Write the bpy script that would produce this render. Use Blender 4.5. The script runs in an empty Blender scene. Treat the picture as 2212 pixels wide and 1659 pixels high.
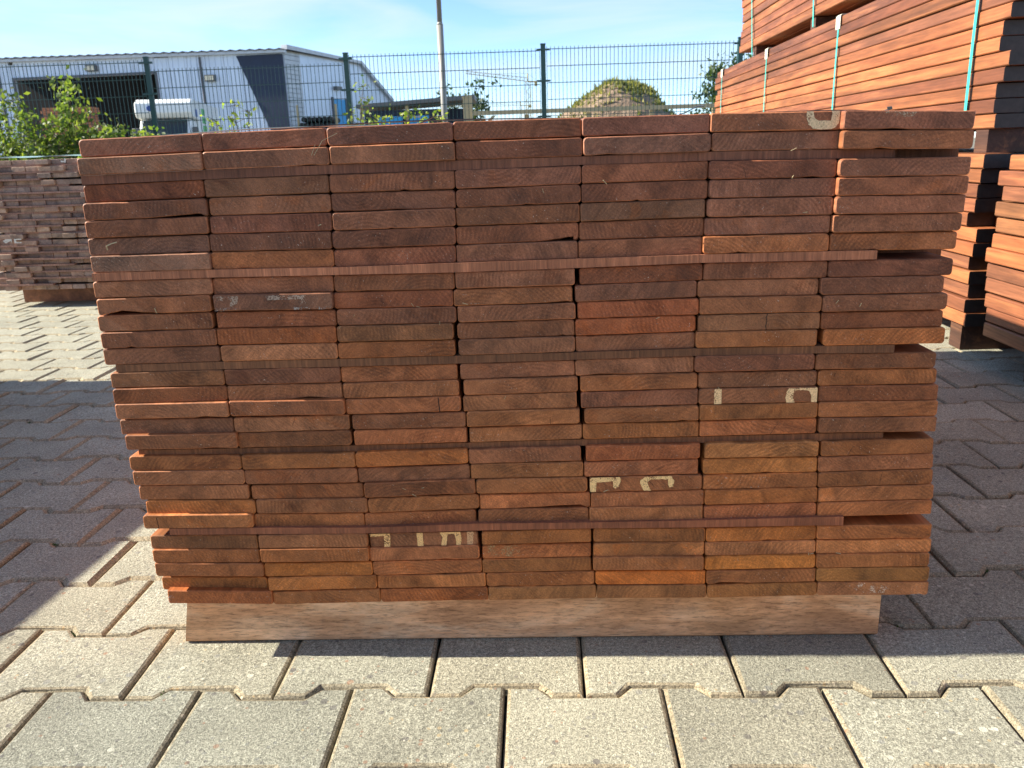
import bpy, bmesh, math, random
from mathutils import Vector, Matrix
from mathutils.geometry import tessellate_polygon
R = math.radians
random.seed(11)
scene = bpy.context.scene
col = scene.collection

# ------------------------------------------------------------------ camera, sky, sun, exposure
cd = bpy.data.cameras.new('camera'); cam = bpy.data.objects.new('camera', cd); col.objects.link(cam)
CAM_H = 0.664
PITCH, ROLL = 0.2741, 0.0332
cd.sensor_width = 36.0; cd.lens = 36.0 * 1777.8 / 2212.0
cd.clip_start = 0.02; cd.clip_end = 3000
fw = Vector((0, math.cos(PITCH), -math.sin(PITCH)))
up0 = Vector((0, math.sin(PITCH), math.cos(PITCH))); rt0 = Vector((1, 0, 0))
rt = math.cos(ROLL) * rt0 - math.sin(ROLL) * up0
up = math.sin(ROLL) * rt0 + math.cos(ROLL) * up0
cam.matrix_world = Matrix(((rt.x, up.x, -fw.x, 0), (rt.y, up.y, -fw.y, 0), (rt.z, up.z, -fw.z, CAM_H), (0, 0, 0, 1)))
cd.dof.use_dof = True; cd.dof.focus_distance = 1.03; cd.dof.aperture_fstop = 20.0
scene.camera = cam

SUN_EL = R(32.5); SUN_AZ = R(-3.1)          # azimuth of travel, from +X
trav = Vector((math.cos(SUN_AZ) * math.cos(SUN_EL), math.sin(SUN_AZ) * math.cos(SUN_EL), -math.sin(SUN_EL)))
sd = bpy.data.lights.new('sun', 'SUN'); sd.energy = 5.0; sd.angle = R(0.55); sd.color = (1.0, 0.92, 0.77)
sun = bpy.data.objects.new('sun', sd); col.objects.link(sun)
sun.rotation_euler = trav.to_track_quat('-Z', 'Y').to_euler(); sun.location = (-6, 1, 6)

world = bpy.data.worlds.new('World'); scene.world = world; world.use_nodes = True
wt = world.node_tree; wt.nodes.clear()
wo = wt.nodes.new('ShaderNodeOutputWorld'); bg = wt.nodes.new('ShaderNodeBackground')
sky = wt.nodes.new('ShaderNodeTexSky'); sky.sky_type = 'NISHITA'; sky.sun_disc = False
sky.sun_elevation = SUN_EL; sky.sun_rotation = math.atan2(-trav.x, -trav.y)
sky.air_density = 0.7; sky.dust_density = 0.0; sky.ozone_density = 4.0
bg.inputs['Strength'].default_value = 0.10
# thin cirrus, the same all over the dome
tc = wt.nodes.new('ShaderNodeTexCoord'); mp = wt.nodes.new('ShaderNodeMapping')
mp.inputs['Scale'].default_value = (1.3, 1.3, 6.5); mp.inputs['Rotation'].default_value = (0.12, 0.20, 0.3)
nz = wt.nodes.new('ShaderNodeTexNoise'); nz.inputs['Scale'].default_value = 2.1; nz.inputs['Detail'].default_value = 6
nz.inputs['Roughness'].default_value = 0.52; nz.inputs['Distortion'].default_value = 0.6
cr = wt.nodes.new('ShaderNodeValToRGB'); cr.color_ramp.elements[0].position = 0.43; cr.color_ramp.elements[1].position = 0.70
cr.color_ramp.elements[0].color = (0.0, 0.0, 0.0, 1); cr.color_ramp.elements[1].color = (0.75, 0.75, 0.75, 1)
mx = wt.nodes.new('ShaderNodeMix'); mx.data_type = 'RGBA'
wt.links.new(tc.outputs['Generated'], mp.inputs['Vector']); wt.links.new(mp.outputs['Vector'], nz.inputs['Vector'])
wt.links.new(nz.outputs['Fac'], cr.inputs['Fac']); wt.links.new(cr.outputs['Color'], mx.inputs['Factor'])
wt.links.new(sky.outputs['Color'], mx.inputs['A']); mx.inputs['B'].default_value = (3.4, 3.8, 4.0, 1)
wt.links.new(mx.outputs['Result'], bg.inputs['Color']); wt.links.new(bg.outputs['Background'], wo.inputs['Surface'])

vs = scene.view_settings; vs.view_transform = 'Standard'; vs.look = 'None'; vs.gamma = 1.0; vs.exposure = 1.44
vs.use_curve_mapping = False
scene.cycles.use_denoising = True
scene.cycles.max_bounces = 7; scene.cycles.diffuse_bounces = 4; scene.cycles.transparent_max_bounces = 12

# ------------------------------------------------------------------ helpers
def tag(o, label=None, cat=None, group=None, kind=None):
    if label: o['label'] = label
    if cat: o['category'] = cat
    if group: o['group'] = group
    if kind: o['kind'] = kind
    return o

def empty(name, loc=(0, 0, 0), rz=0.0, parent=None):
    o = bpy.data.objects.new(name, None); col.objects.link(o)
    o.location = loc; o.rotation_euler = (0, 0, rz); o.parent = parent; o.empty_display_size = 0.1
    return o

class MB:
    """collects vertices and faces of one mesh"""
    def __init__(s): s.v = []; s.f = []; s.m = []
    def face(s, idx, m=0): s.f.append(idx); s.m.append(m)
    def add(s, verts, faces, m=0):
        b = len(s.v); s.v += [tuple(q) for q in verts]
        for f in faces: s.face(tuple(i + b for i in f), m)
    def box(s, a, b, m=0):
        (x0, y0, z0), (x1, y1, z1) = a, b
        s.add([(x0, y0, z0), (x1, y0, z0), (x1, y1, z0), (x0, y1, z0), (x0, y0, z1), (x1, y0, z1), (x1, y1, z1), (x0, y1, z1)],
              [(0, 3, 2, 1), (4, 5, 6, 7), (0, 1, 5, 4), (1, 2, 6, 5), (2, 3, 7, 6), (3, 0, 4, 7)], m)
    def hexa(s, p, m=0):     # 8 corners, box order
        s.add(p, [(0, 3, 2, 1), (4, 5, 6, 7), (0, 1, 5, 4), (1, 2, 6, 5), (2, 3, 7, 6), (3, 0, 4, 7)], m)
    def bar(s, a, b, r, n=6, r2=None, m=0, caps=True):
        a, b = Vector(a), Vector(b); d = (b - a).normalized(); r2 = r if r2 is None else r2
        u = d.orthogonal().normalized(); w = d.cross(u); k = len(s.v)
        for p, rr in ((a, r), (b, r2)):
            for i in range(n):
                t = 2 * math.pi * i / n; s.v.append(tuple(p + u * (rr * math.cos(t)) + w * (rr * math.sin(t))))
        for i in range(n):
            j = (i + 1) % n; s.face((k + i, k + j, k + n + j, k + n + i), m)
        if caps:
            s.face(tuple(k + n - 1 - i for i in range(n)), m); s.face(tuple(k + n + i for i in range(n)), m)
    def prism(s, pts, y0, y1, m=0):   # polygon in xz, extruded along y, pts counter-clockwise seen from -y
        n = len(pts); b = len(s.v)
        s.v += [(x, y0, z) for x, z in pts] + [(x, y1, z) for x, z in pts]
        s.face(tuple(b + i for i in range(n)), m); s.face(tuple(b + 2 * n - 1 - i for i in range(n)), m)
        for i in range(n):
            j = (i + 1) % n; s.face((b + j, b + i, b + n + i, b + n + j), m)
    def mesh(s, name, mats=(), smooth=False):
        me = bpy.data.meshes.new(name); me.from_pydata(s.v, [], s.f)
        for m in mats: me.materials.append(m)
        me.polygons.foreach_set('material_index', s.m)
        if smooth: me.polygons.foreach_set('use_smooth', [True] * len(s.f))
        me.update(); return me
    def build(s, name, mats, parent=None, loc=(0, 0, 0), rot=(0, 0, 0), smooth=False):
        if not isinstance(mats, (list, tuple)): mats = (mats,)
        return place(name, s.mesh(name, mats, smooth), parent, loc, rot)

def place(name, me, parent=None, loc=(0, 0, 0), rot=(0, 0, 0), color=None, scale=None):
    o = bpy.data.objects.new(name, me); col.objects.link(o); o.parent = parent
    o.location = loc; o.rotation_euler = rot
    if color: o.color = (*color, 1)
    if scale: o.scale = scale
    return o

# ------------------------------------------------------------------ materials
class NT:
    def __init__(s, name):
        s.mat = bpy.data.materials.new(name); s.mat.use_nodes = True; s.t = s.mat.node_tree
        s.b = s.t.nodes['Principled BSDF']; s.out = s.t.nodes['Material Output']
    def n(s, typ, **kw):
        x = s.t.nodes.new(typ)
        for k, v in kw.items(): setattr(x, k, v)
        return x
    def l(s, a, b): s.t.links.new(a, b)
    def set(s, sock, v):
        if hasattr(v, 'links') or hasattr(v, 'is_linked'): s.l(v, sock)
        else: sock.default_value = v
    def math(s, op, a, b=0.0, c=0.0, clamp=False):
        x = s.n('ShaderNodeMath', operation=op, use_clamp=clamp)
        for i, v in enumerate((a, b, c)): s.set(x.inputs[i], v)
        return x.outputs[0]
    def vm(s, op, a, b=(0, 0, 0)):
        x = s.n('ShaderNodeVectorMath', operation=op); s.set(x.inputs[0], a); s.set(x.inputs[1], b)
        return x.outputs['Value'] if op in ('LENGTH', 'DOT_PRODUCT') else x.outputs[0]
    def noise(s, vec, scale, detail=2.0, rough=0.5, dist=0.0):
        x = s.n('ShaderNodeTexNoise'); s.set(x.inputs['Vector'], vec); x.inputs['Scale'].default_value = scale
        x.inputs['Detail'].default_value = detail; x.inputs['Roughness'].default_value = rough; x.inputs['Distortion'].default_value = dist
        return x.outputs['Fac']
    def voro(s, vec, scale, feature='F1'):
        x = s.n('ShaderNodeTexVoronoi', feature=feature); s.set(x.inputs['Vector'], vec); x.inputs['Scale'].default_value = scale
        return x
    def ramp(s, fac, stops, interp='LINEAR'):
        x = s.n('ShaderNodeValToRGB'); e = x.color_ramp.elements; x.color_ramp.interpolation = interp
        while len(e) < len(stops): e.new(0.5)
        for q, (p, c) in zip(e, stops):
            q.position = p; q.color = (c, c, c, 1) if not isinstance(c, tuple) else (*c, 1)
        s.set(x.inputs[0], fac); return x.outputs[0]
    def mix(s, fac, a, b, mode='MIX'):
        x = s.n('ShaderNodeMix', data_type='RGBA', blend_type=mode)
        s.set(x.inputs['Factor'], fac)
        for k, v in (('A', a), ('B', b)):
            if isinstance(v, tuple) and len(v) == 3: v = (*v, 1)
            s.set(x.inputs[k], v)
        return x.outputs['Result']
    def scalev(s, vec, k): return s.vm('MULTIPLY', vec, k)
    def bump(s, h, strength, dist, prev=None):
        x = s.n('ShaderNodeBump'); x.inputs['Strength'].default_value = strength; x.inputs['Distance'].default_value = dist
        s.set(x.inputs['Height'], h)
        if prev is not None: s.l(prev, x.inputs['Normal'])
        return x.outputs[0]
    def base(s, c):
        s.set(s.b.inputs['Base Color'], (*c, 1) if isinstance(c, tuple) else c)
    def rough(s, v): s.set(s.b.inputs['Roughness'], v)
    def objvec(s, spread=40.0):
        tc = s.n('ShaderNodeTexCoord'); oi = s.n('ShaderNodeObjectInfo')
        r = s.math('MULTIPLY', oi.outputs['Random'], spread)
        cx = s.n('ShaderNodeCombineXYZ'); s.l(r, cx.inputs[0]); s.l(s.math('MULTIPLY', r, 1.7), cx.inputs[1]); s.l(s.math('MULTIPLY', r, 0.63), cx.inputs[2])
        return tc.outputs['Object'], s.vm('ADD', tc.outputs['Object'], cx.outputs[0]), oi

def simple(name, c, rough=0.6, metal=0.0, var=0.12, scale=3.0, coords='Object', bump=0.0):
    m = NT(name); tc = m.n('ShaderNodeTexCoord')
    f = m.noise(tc.outputs[coords], scale, 4, 0.6)
    k = m.ramp(f, [(0.3, 1 - var), (0.7, 1 + var)])
    m.base(m.mix(1.0, c, k, 'MULTIPLY')); m.rough(rough); m.b.inputs['Metallic'].default_value = metal
    if bump: m.l(m.bump(f, bump, 0.01), m.b.inputs['Normal'])
    return m.mat

def mat_end_grain():
    m = NT('plank_end_grain'); ov, v, oi = m.objvec()
    rnd = oi.outputs['Random']; c = oi.outputs['Color']
    # growth rings about a pith outside the board
    r2 = m.math('FRACT', m.math('MULTIPLY', rnd, 7.31)); r3 = m.math('FRACT', m.math('MULTIPLY', rnd, 13.7))
    px = m.n('ShaderNodeCombineXYZ'); m.l(m.math('MULTIPLY', m.math('SUBTRACT', r2, 0.5), -0.22), px.inputs[0]); m.l(m.math('MULTIPLY_ADD', r3, 0.16, -0.05), px.inputs[2])
    q = m.vm('ADD', m.vm('MULTIPLY', ov, (1, 0, 1)), px.outputs[0])
    rad = m.math('ADD', m.vm('LENGTH', q), m.math('MULTIPLY', m.noise(v, 26, 3), 0.012))
    ring = m.math('MULTIPLY_ADD', m.math('SINE', m.math('MULTIPLY', rad, 1350)), 0.5, 0.5)
    ringamt = m.ramp(m.noise(v, 17, 2), [(0.40, 0.0), (0.62, 0.85)])
    # saw kerf marks, slanting
    sl = m.math('ADD', m.vm('DOT_PRODUCT', ov, (0.75, 0, 1.0)), m.math('MULTIPLY', m.noise(v, 30, 2), 0.01))
    saw = m.math('MULTIPLY_ADD', m.math('SINE', m.math('MULTIPLY', sl, 1500)), 0.5, 0.5)
    big = m.noise(v, 13, 4, 0.62, 1.2); big2 = m.noise(m.vm('ADD', v, (3, 5, 9)), 24, 5, 0.65, 0.8)
    pore = m.noise(v, 620, 3, 0.75); mid = m.noise(v, 190, 3, 0.6)
    k = m.ramp(big, [(0.28, 0.52), (0.5, 1.0), (0.72, 1.42)])
    cc = m.mix(1.0, c, k, 'MULTIPLY')
    # sharp-edged stain where sealant or water ran
    st = m.ramp(big2, [(0.575, 0.0), (0.60, 1.0)])
    hue = m.math('FRACT', m.math('MULTIPLY', rnd, 29.3))
    tint = m.ramp(hue, [(0.0, (0.72, 0.68, 0.72)), (0.45, (1.14, 1.06, 0.92)), (0.75, (0.80, 0.79, 0.82)), (1.0, (1.28, 1.08, 0.85))])
    cc = m.mix(m.math('MULTIPLY', st, m.ramp(m.math('FRACT', m.math('MULTIPLY', rnd, 3.7)), [(0.25, 0.0), (0.6, 0.95)])), cc, m.mix(1.0, cc, tint, 'MULTIPLY'))
    cc = m.mix(m.math('MULTIPLY', ringamt, m.math('MULTIPLY', ring, 0.55)), cc, m.mix(1.0, cc, (0.42, 0.38, 0.36), 'MULTIPLY'))
    cc = m.mix(1.0, cc, m.ramp(pore, [(0.30, 0.68), (0.52, 1.0), (0.72, 1.34)]), 'MULTIPLY')
    rot = m.n('ShaderNodeMapping', vector_type='TEXTURE'); m.l(v, rot.inputs['Vector']); rot.inputs['Scale'].default_value = (1.0, 1.0, 8.0)
    ra = m.n('ShaderNodeCombineXYZ'); m.l(m.math('MULTIPLY_ADD', r3, 2.8, -1.4), ra.inputs[1]); m.l(ra.outputs[0], rot.inputs['Rotation'])
    fg = m.noise(rot.outputs[0], 330, 3, 0.65)
    famt = m.ramp(m.noise(m.vm('ADD', v, (2, 8, 5)), 11, 2), [(0.38, 0.15), (0.62, 1.0)])
    cc = m.mix(famt, cc, m.mix(1.0, cc, m.ramp(fg, [(0.32, 0.76), (0.5, 1.0), (0.68, 1.26)]), 'MULTIPLY'))
    cc = m.mix(1.0, cc, m.ramp(mid, [(0.35, 0.90), (0.65, 1.10)]), 'MULTIPLY')
    cc = m.mix(m.math('MULTIPLY', saw, m.ramp(m.noise(m.vm('ADD', v, (4, 4, 2)), 16, 2), [(0.42, 0.0), (0.62, 0.30)])), cc, m.mix(1.0, cc, (0.55, 0.52, 0.5), 'MULTIPLY'))
    dust_glint = m.math('MULTIPLY', m.ramp(m.noise(v, 420, 2, 0.6), [(0.685, 0.0), (0.72, 1.0)]), m.ramp(m.noise(v, 22, 2), [(0.42, 0.0), (0.65, 0.9)]))  # pale dust, with extra specks painted in as glints of grazing sun
    cc = m.mix(dust_glint, cc, (0.55, 0.44, 0.34))
    m.base(cc); m.rough(m.ramp(big2, [(0.4, 0.62), (0.6, 0.8)])); m.b.inputs['Specular IOR Level'].default_value = 0.35
    h = m.math('ADD', m.math('MULTIPLY', saw, m.ramp(m.noise(m.vm('ADD', v, (7, 1, 2)), 9, 1), [(0.45, 0.0), (0.65, 0.5)])), m.math('MULTIPLY', pore, 1.3))
    m.l(m.bump(h, 0.6, 0.0008), m.b.inputs['Normal'])
    return m.mat

def mat_long_grain(name, axis=1, dark=0.5, stripe=1.0, sp=0.3, objcol=True, c=None, sat=None):
    """sawn or planed wood with the grain running along an object axis"""
    m = NT(name); ov, v, oi = m.objvec()
    st = [1.0, 1.0, 1.0]; st[axis] = 0.045
    sv = m.vm('MULTIPLY', v, tuple(st))
    n1 = m.noise(sv, 28, 5, 0.62, 0.9); n2 = m.noise(sv, 210, 3, 0.6); n3 = m.noise(m.vm('MULTIPLY', v, tuple(0.25 if i == axis else 1 for i in range(3))), 9, 3, 0.55, 0.6)
    cc = oi.outputs['Color'] if objcol else (*c, 1)
    a = m.mix(1.0, cc, m.ramp(n1, [(0.28, dark), (0.5, 1.0), (0.72, 1.0 + 0.6 * stripe)]), 'MULTIPLY')
    a = m.mix(1.0, a, m.ramp(n3, [(0.3, 0.72), (0.7, 1.30)]), 'MULTIPLY')
    a = m.mix(1.0, a, m.ramp(n2, [(0.3, 0.78), (0.7, 1.2)]), 'MULTIPLY')
    if sat: a = m.mix(m.ramp(n1, [(0.55, 0.0), (0.75, sat)]), a, (0.46, 0.20, 0.07))
    m.base(a); m.rough(0.58); m.b.inputs['Specular IOR Level'].default_value = sp
    m.l(m.bump(n2, 0.35, 0.0008), m.b.inputs['Normal'])
    return m.mat

def mat_weathered_beam():
    m = NT('weathered_bearer'); ov, v, oi = m.objvec()
    sv = m.vm('MULTIPLY', v, (0.16, 1, 1))
    fib = m.noise(sv, 330, 4, 0.78); fl = m.noise(m.vm('MULTIPLY', v, (0.12, 1, 1)), 90, 3, 0.6)
    bl = m.noise(m.vm('MULTIPLY', v, (0.55, 1, 1.3)), 9, 5, 0.66, 0.6); bl2 = m.noise(v, 4.5, 3, 0.5)
    c = m.ramp(bl, [(0.30, (0.36, 0.175, 0.085)), (0.5, (0.62, 0.335, 0.175)), (0.68, (0.76, 0.50, 0.31))])
    c = m.mix(m.ramp(bl2, [(0.5, 0.0), (0.72, 0.55)]), c, (0.52, 0.25, 0.09))
    c = m.mix(1.0, c, m.ramp(fib, [(0.34, 0.52), (0.48, 1.0), (0.7, 1.22)]), 'MULTIPLY')
    c = m.mix(m.ramp(m.noise(v, 42, 3, 0.6), [(0.62, 0.0), (0.75, 0.4)]), c, (0.14, 0.11, 0.09))
    c = m.mix(1.0, c, m.ramp(fl, [(0.35, 0.8), (0.65, 1.15)]), 'MULTIPLY')
    m.base(c); m.rough(0.85); m.b.inputs['Specular IOR Level'].default_value = 0.2
    m.l(m.bump(fib, 0.6, 0.0012), m.b.inputs['Normal'])
    return m.mat

def mat_strip():
    m = NT('sawn_strip'); ov, v, oi = m.objvec()
    cut = m.noise(m.vm('MULTIPLY', v, (1, 1, 0.05)), 260, 3, 0.7); bl = m.noise(m.vm('MULTIPLY', v, (0.6, 1, 1)), 14, 3, 0.6)
    c = m.mix(1.0, oi.outputs['Color'], m.ramp(cut, [(0.3, 0.62), (0.55, 1.0), (0.74, 1.45)]), 'MULTIPLY')
    c = m.mix(1.0, c, m.ramp(bl, [(0.3, 0.7), (0.7, 1.3)]), 'MULTIPLY')
    m.base(c); m.rough(0.85); m.l(m.bump(cut, 0.8, 0.002), m.b.inputs['Normal'])
    return m.mat

def mat_concrete(name='paver_concrete', tint=(1.12, 1.13, 1.11)):
    m = NT(name); g = m.n('ShaderNodeNewGeometry'); p = g.outputs['Position']; oi = m.n('ShaderNodeObjectInfo')
    grit = m.noise(p, 520, 3, 0.8); grain = m.noise(p, 210, 2, 0.6); blot = m.noise(p, 9, 4, 0.6); big = m.noise(p, 1.6, 3, 0.6)
    c = m.ramp(grit, [(0.30, (0.085, 0.08, 0.066)), (0.45, (0.27, 0.26, 0.205)), (0.58, (0.42, 0.405, 0.325)), (0.72, (0.66, 0.635, 0.52))])
    c = m.mix(1.0, c, m.ramp(grain, [(0.32, 0.70), (0.68, 1.28)]), 'MULTIPLY')
    c = m.mix(1.0, c, m.ramp(blot, [(0.3, 0.86), (0.7, 1.12)]), 'MULTIPLY')
    c = m.mix(1.0, c, m.ramp(big, [(0.3, 0.80), (0.7, 1.08)]), 'MULTIPLY')
    c = m.mix(m.ramp(m.noise(p, 5.5, 5, 0.7, 0.5), [(0.60, 0.0), (0.70, 0.35)]), c, (0.16, 0.145, 0.12))
    # exposed pebbles of several sizes
    pv = p
    for scale, rad, keep, amt in ((80, 0.42, 0.84, 0.6), (150, 0.45, 0.74, 0.55), (36, 0.20, 0.86, 0.75)):
        w = m.voro(pv, scale); sep = m.n('ShaderNodeSeparateColor'); m.l(w.outputs['Color'], sep.inputs[0])
        on = m.math('MULTIPLY', m.math('LESS_THAN', w.outputs['Distance'], m.math('MULTIPLY', sep.outputs[1], rad)), m.math('GREATER_THAN', sep.outputs[0], keep))
        pc = m.ramp(sep.outputs[2], [(0.0, (0.11, 0.10, 0.10)), (0.22, (0.30, 0.16, 0.10)), (0.40, (0.48, 0.36, 0.20)), (0.6, (0.62, 0.58, 0.48)), (0.8, (0.20, 0.20, 0.19)), (1.0, (0.42, 0.25, 0.13))], 'CONSTANT')
        c = m.mix(m.math('MULTIPLY', on, amt), c, pc)
    c = m.mix(1.0, m.mix(1.0, c, oi.outputs['Color'], 'MULTIPLY'), tint, 'MULTIPLY')
    m.base(c); m.rough(0.9); m.b.inputs['Specular IOR Level'].default_value = 0.25
    h = m.math('ADD', m.math('MULTIPLY', grit, 1.0), m.math('MULTIPLY', grain, 0.8))
    m.l(m.bump(h, 0.8, 0.0024), m.b.inputs['Normal'])
    return m.mat

def mat_bedding():
    m = NT('joint_sand'); g = m.n('ShaderNodeNewGeometry'); p = g.outputs['Position']
    c = m.ramp(m.noise(p, 130, 4, 0.7), [(0.3, (0.016, 0.014, 0.011)), (0.7, (0.055, 0.046, 0.034))])
    c = m.mix(m.ramp(m.noise(p, 7, 3, 0.6), [(0.58, 0.0), (0.66, 0.9)]), c, (0.055, 0.085, 0.016))
    m.base(c); m.rough(0.95); m.l(m.bump(m.noise(p, 200, 3, 0.7), 1.0, 0.004), m.b.inputs['Normal'])
    return m.mat

def mat_ground():
    m = NT('yard_ground'); g = m.n('ShaderNodeNewGeometry'); p = g.outputs['Position']
    c = m.ramp(m.noise(p, 0.35, 6, 0.65), [(0.35, (0.12, 0.11, 0.085)), (0.55, (0.17, 0.16, 0.12)), (0.7, (0.10, 0.13, 0.045))])
    c = m.mix(1.0, c, m.ramp(m.noise(p, 30, 4, 0.7), [(0.3, 0.7), (0.7, 1.3)]), 'MULTIPLY')
    m.base(c); m.rough(0.95); return m.mat

def mat_paint_mark():
    m = NT('worn_paint'); ov, v, oi = m.objvec(); g = m.n('ShaderNodeNewGeometry'); p = g.outputs['Position']
    f = m.noise(p, 560, 3, 0.75); bl = m.noise(p, 90, 2, 0.5)
    wear = m.math('ADD', f, m.math('MULTIPLY', m.math('SUBTRACT', bl, 0.5), 0.8))
    a = m.ramp(m.math('ADD', wear, m.math('MULTIPLY', m.math('SUBTRACT', oi.outputs['Alpha'], 1.0), 0.55)), [(0.32, 0.0), (0.41, 1.0)])
    c = m.mix(1.0, oi.outputs['Color'], m.ramp(f, [(0.3, 0.6), (0.7, 1.2)]), 'MULTIPLY')
    m.base(c); m.rough(0.8); m.l(a, m.b.inputs['Alpha'])
    return m.mat

def mat_leaf(name, c1, c2, trans=0.45):
    m = NT(name); g = m.n('ShaderNodeNewGeometry'); p = g.outputs['Position']
    rp = g.outputs['Random Per Island']
    c = m.mix(rp, c1, c2); c = m.mix(1.0, c, m.ramp(m.noise(p, 3, 2), [(0.3, 0.65), (0.7, 1.3)]), 'MULTIPLY')
    m.base(c); m.rough(0.55)
    tr = m.n('ShaderNodeBsdfTranslucent'); m.l(m.mix(1.0, c, (1.5, 1.6, 0.6), 'MULTIPLY'), tr.inputs['Color'])
    ms = m.n('ShaderNodeMixShader'); ms.inputs[0].default_value = trans
    m.l(m.b.outputs[0], ms.inputs[1]); m.l(tr.outputs[0], ms.inputs[2]); m.l(ms.outputs[0], m.out.inputs['Surface'])
    return m.mat

def mat_mound():
    m = NT('bare_soil'); g = m.n('ShaderNodeNewGeometry'); p = g.outputs['Position']
    c = m.ramp(m.noise(p, 0.9, 6, 0.7), [(0.3, (0.15, 0.105, 0.075)), (0.5, (0.26, 0.185, 0.13)), (0.7, (0.36, 0.275, 0.19))])
    m.base(c); m.rough(0.95); m.l(m.bump(m.noise(p, 2.5, 5, 0.7), 1.0, 0.3), m.b.inputs['Normal'])
    return m.mat

def mat_cladding():
    m = NT('pale_metal_cladding'); tc = m.n('ShaderNodeTexCoord'); p = tc.outputs['Object']
    f = m.noise(p, 0.5, 4, 0.6)
    m.base(m.mix(1.0, (0.64, 0.72, 0.84), m.ramp(f, [(0.3, 0.93), (0.7, 1.06)]), 'MULTIPLY')); m.rough(0.42); m.b.inputs['Metallic'].default_value = 0.15
    return m.mat

M = dict(
    end=mat_end_grain(), side=mat_long_grain('plank_side'), beam=mat_weathered_beam(), strip=mat_strip(),
    timber=mat_long_grain('red_hardwood', 1, 0.6, 0.7, 0.4, sat=0.35), concrete=mat_concrete(), edge=mat_concrete('paver_dirty_edge', (1.06, 0.95, 0.82)), sand=mat_bedding(), ground=mat_ground(), paint=mat_paint_mark(),
    wax=simple('dark_end_sealer', (0.03, 0.023, 0.02), 0.5, var=0.4, scale=60), crack=simple('crack_shadow', (0.012, 0.008, 0.006), 0.9), strap=simple('teal_strap', (0.045, 0.42, 0.36), 0.42, var=0.1, scale=20),
    guard=simple('cream_plastic', (0.62, 0.60, 0.48), 0.5, var=0.08), film=simple('black_film', (0.025, 0.028, 0.03), 0.35), clear=simple('pale_green_film', (0.33, 0.48, 0.42), 0.25),
    fence=simple('dark_green_coating', (0.016, 0.06, 0.055), 0.45), pole=simple('galvanised_pole', (0.28, 0.27, 0.245), 0.5, 0.2),
    clad=mat_cladding(), navy=simple('navy_panel', (0.012, 0.024, 0.058), 0.6), roof=simple('grey_roof_sheet', (0.10, 0.105, 0.12), 0.5), trim=simple('pale_trim', (0.50, 0.54, 0.58), 0.5),
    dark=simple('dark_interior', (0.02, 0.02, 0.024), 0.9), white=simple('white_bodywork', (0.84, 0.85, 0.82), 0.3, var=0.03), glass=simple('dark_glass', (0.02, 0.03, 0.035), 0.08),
    grey=simple('grey_plastic', (0.12, 0.12, 0.12), 0.5), green=simple('green_decal', (0.08, 0.45, 0.10), 0.4), blue=simple('bright_blue', (0.02, 0.30, 0.62), 0.45), bluem=simple('blue_emblem', (0.03, 0.08, 0.35), 0.4),
    tyre=simple('rubber', (0.02, 0.02, 0.02), 0.8), pine=simple('pale_sawn_pine', (0.42, 0.34, 0.20), 0.8, scale=12), soil=mat_mound(), crane=simple('crane_yellow', (0.48, 0.36, 0.12), 0.5),
    leafy=mat_leaf('shrub_leaf', (0.05, 0.10, 0.024), (0.19, 0.23, 0.055)), leafy2=mat_leaf('sapling_leaf', (0.13, 0.24, 0.03), (0.30, 0.32, 0.05)), treel=mat_leaf('tree_leaf', (0.03, 0.065, 0.018), (0.07, 0.10, 0.03), 0.3),
    grass=mat_leaf('grass_blade', (0.13, 0.16, 0.04), (0.30, 0.27, 0.10), 0.35), bark=simple('bark', (0.07, 0.05, 0.035), 0.9, scale=30, var=0.3), red=simple('red_berry', (0.45, 0.03, 0.02), 0.5),
    moss=simple('moss', (0.045, 0.075, 0.014), 0.95, var=0.4, scale=200), lamp=simple('floodlight_glass', (0.55, 0.53, 0.42), 0.3),
)
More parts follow.
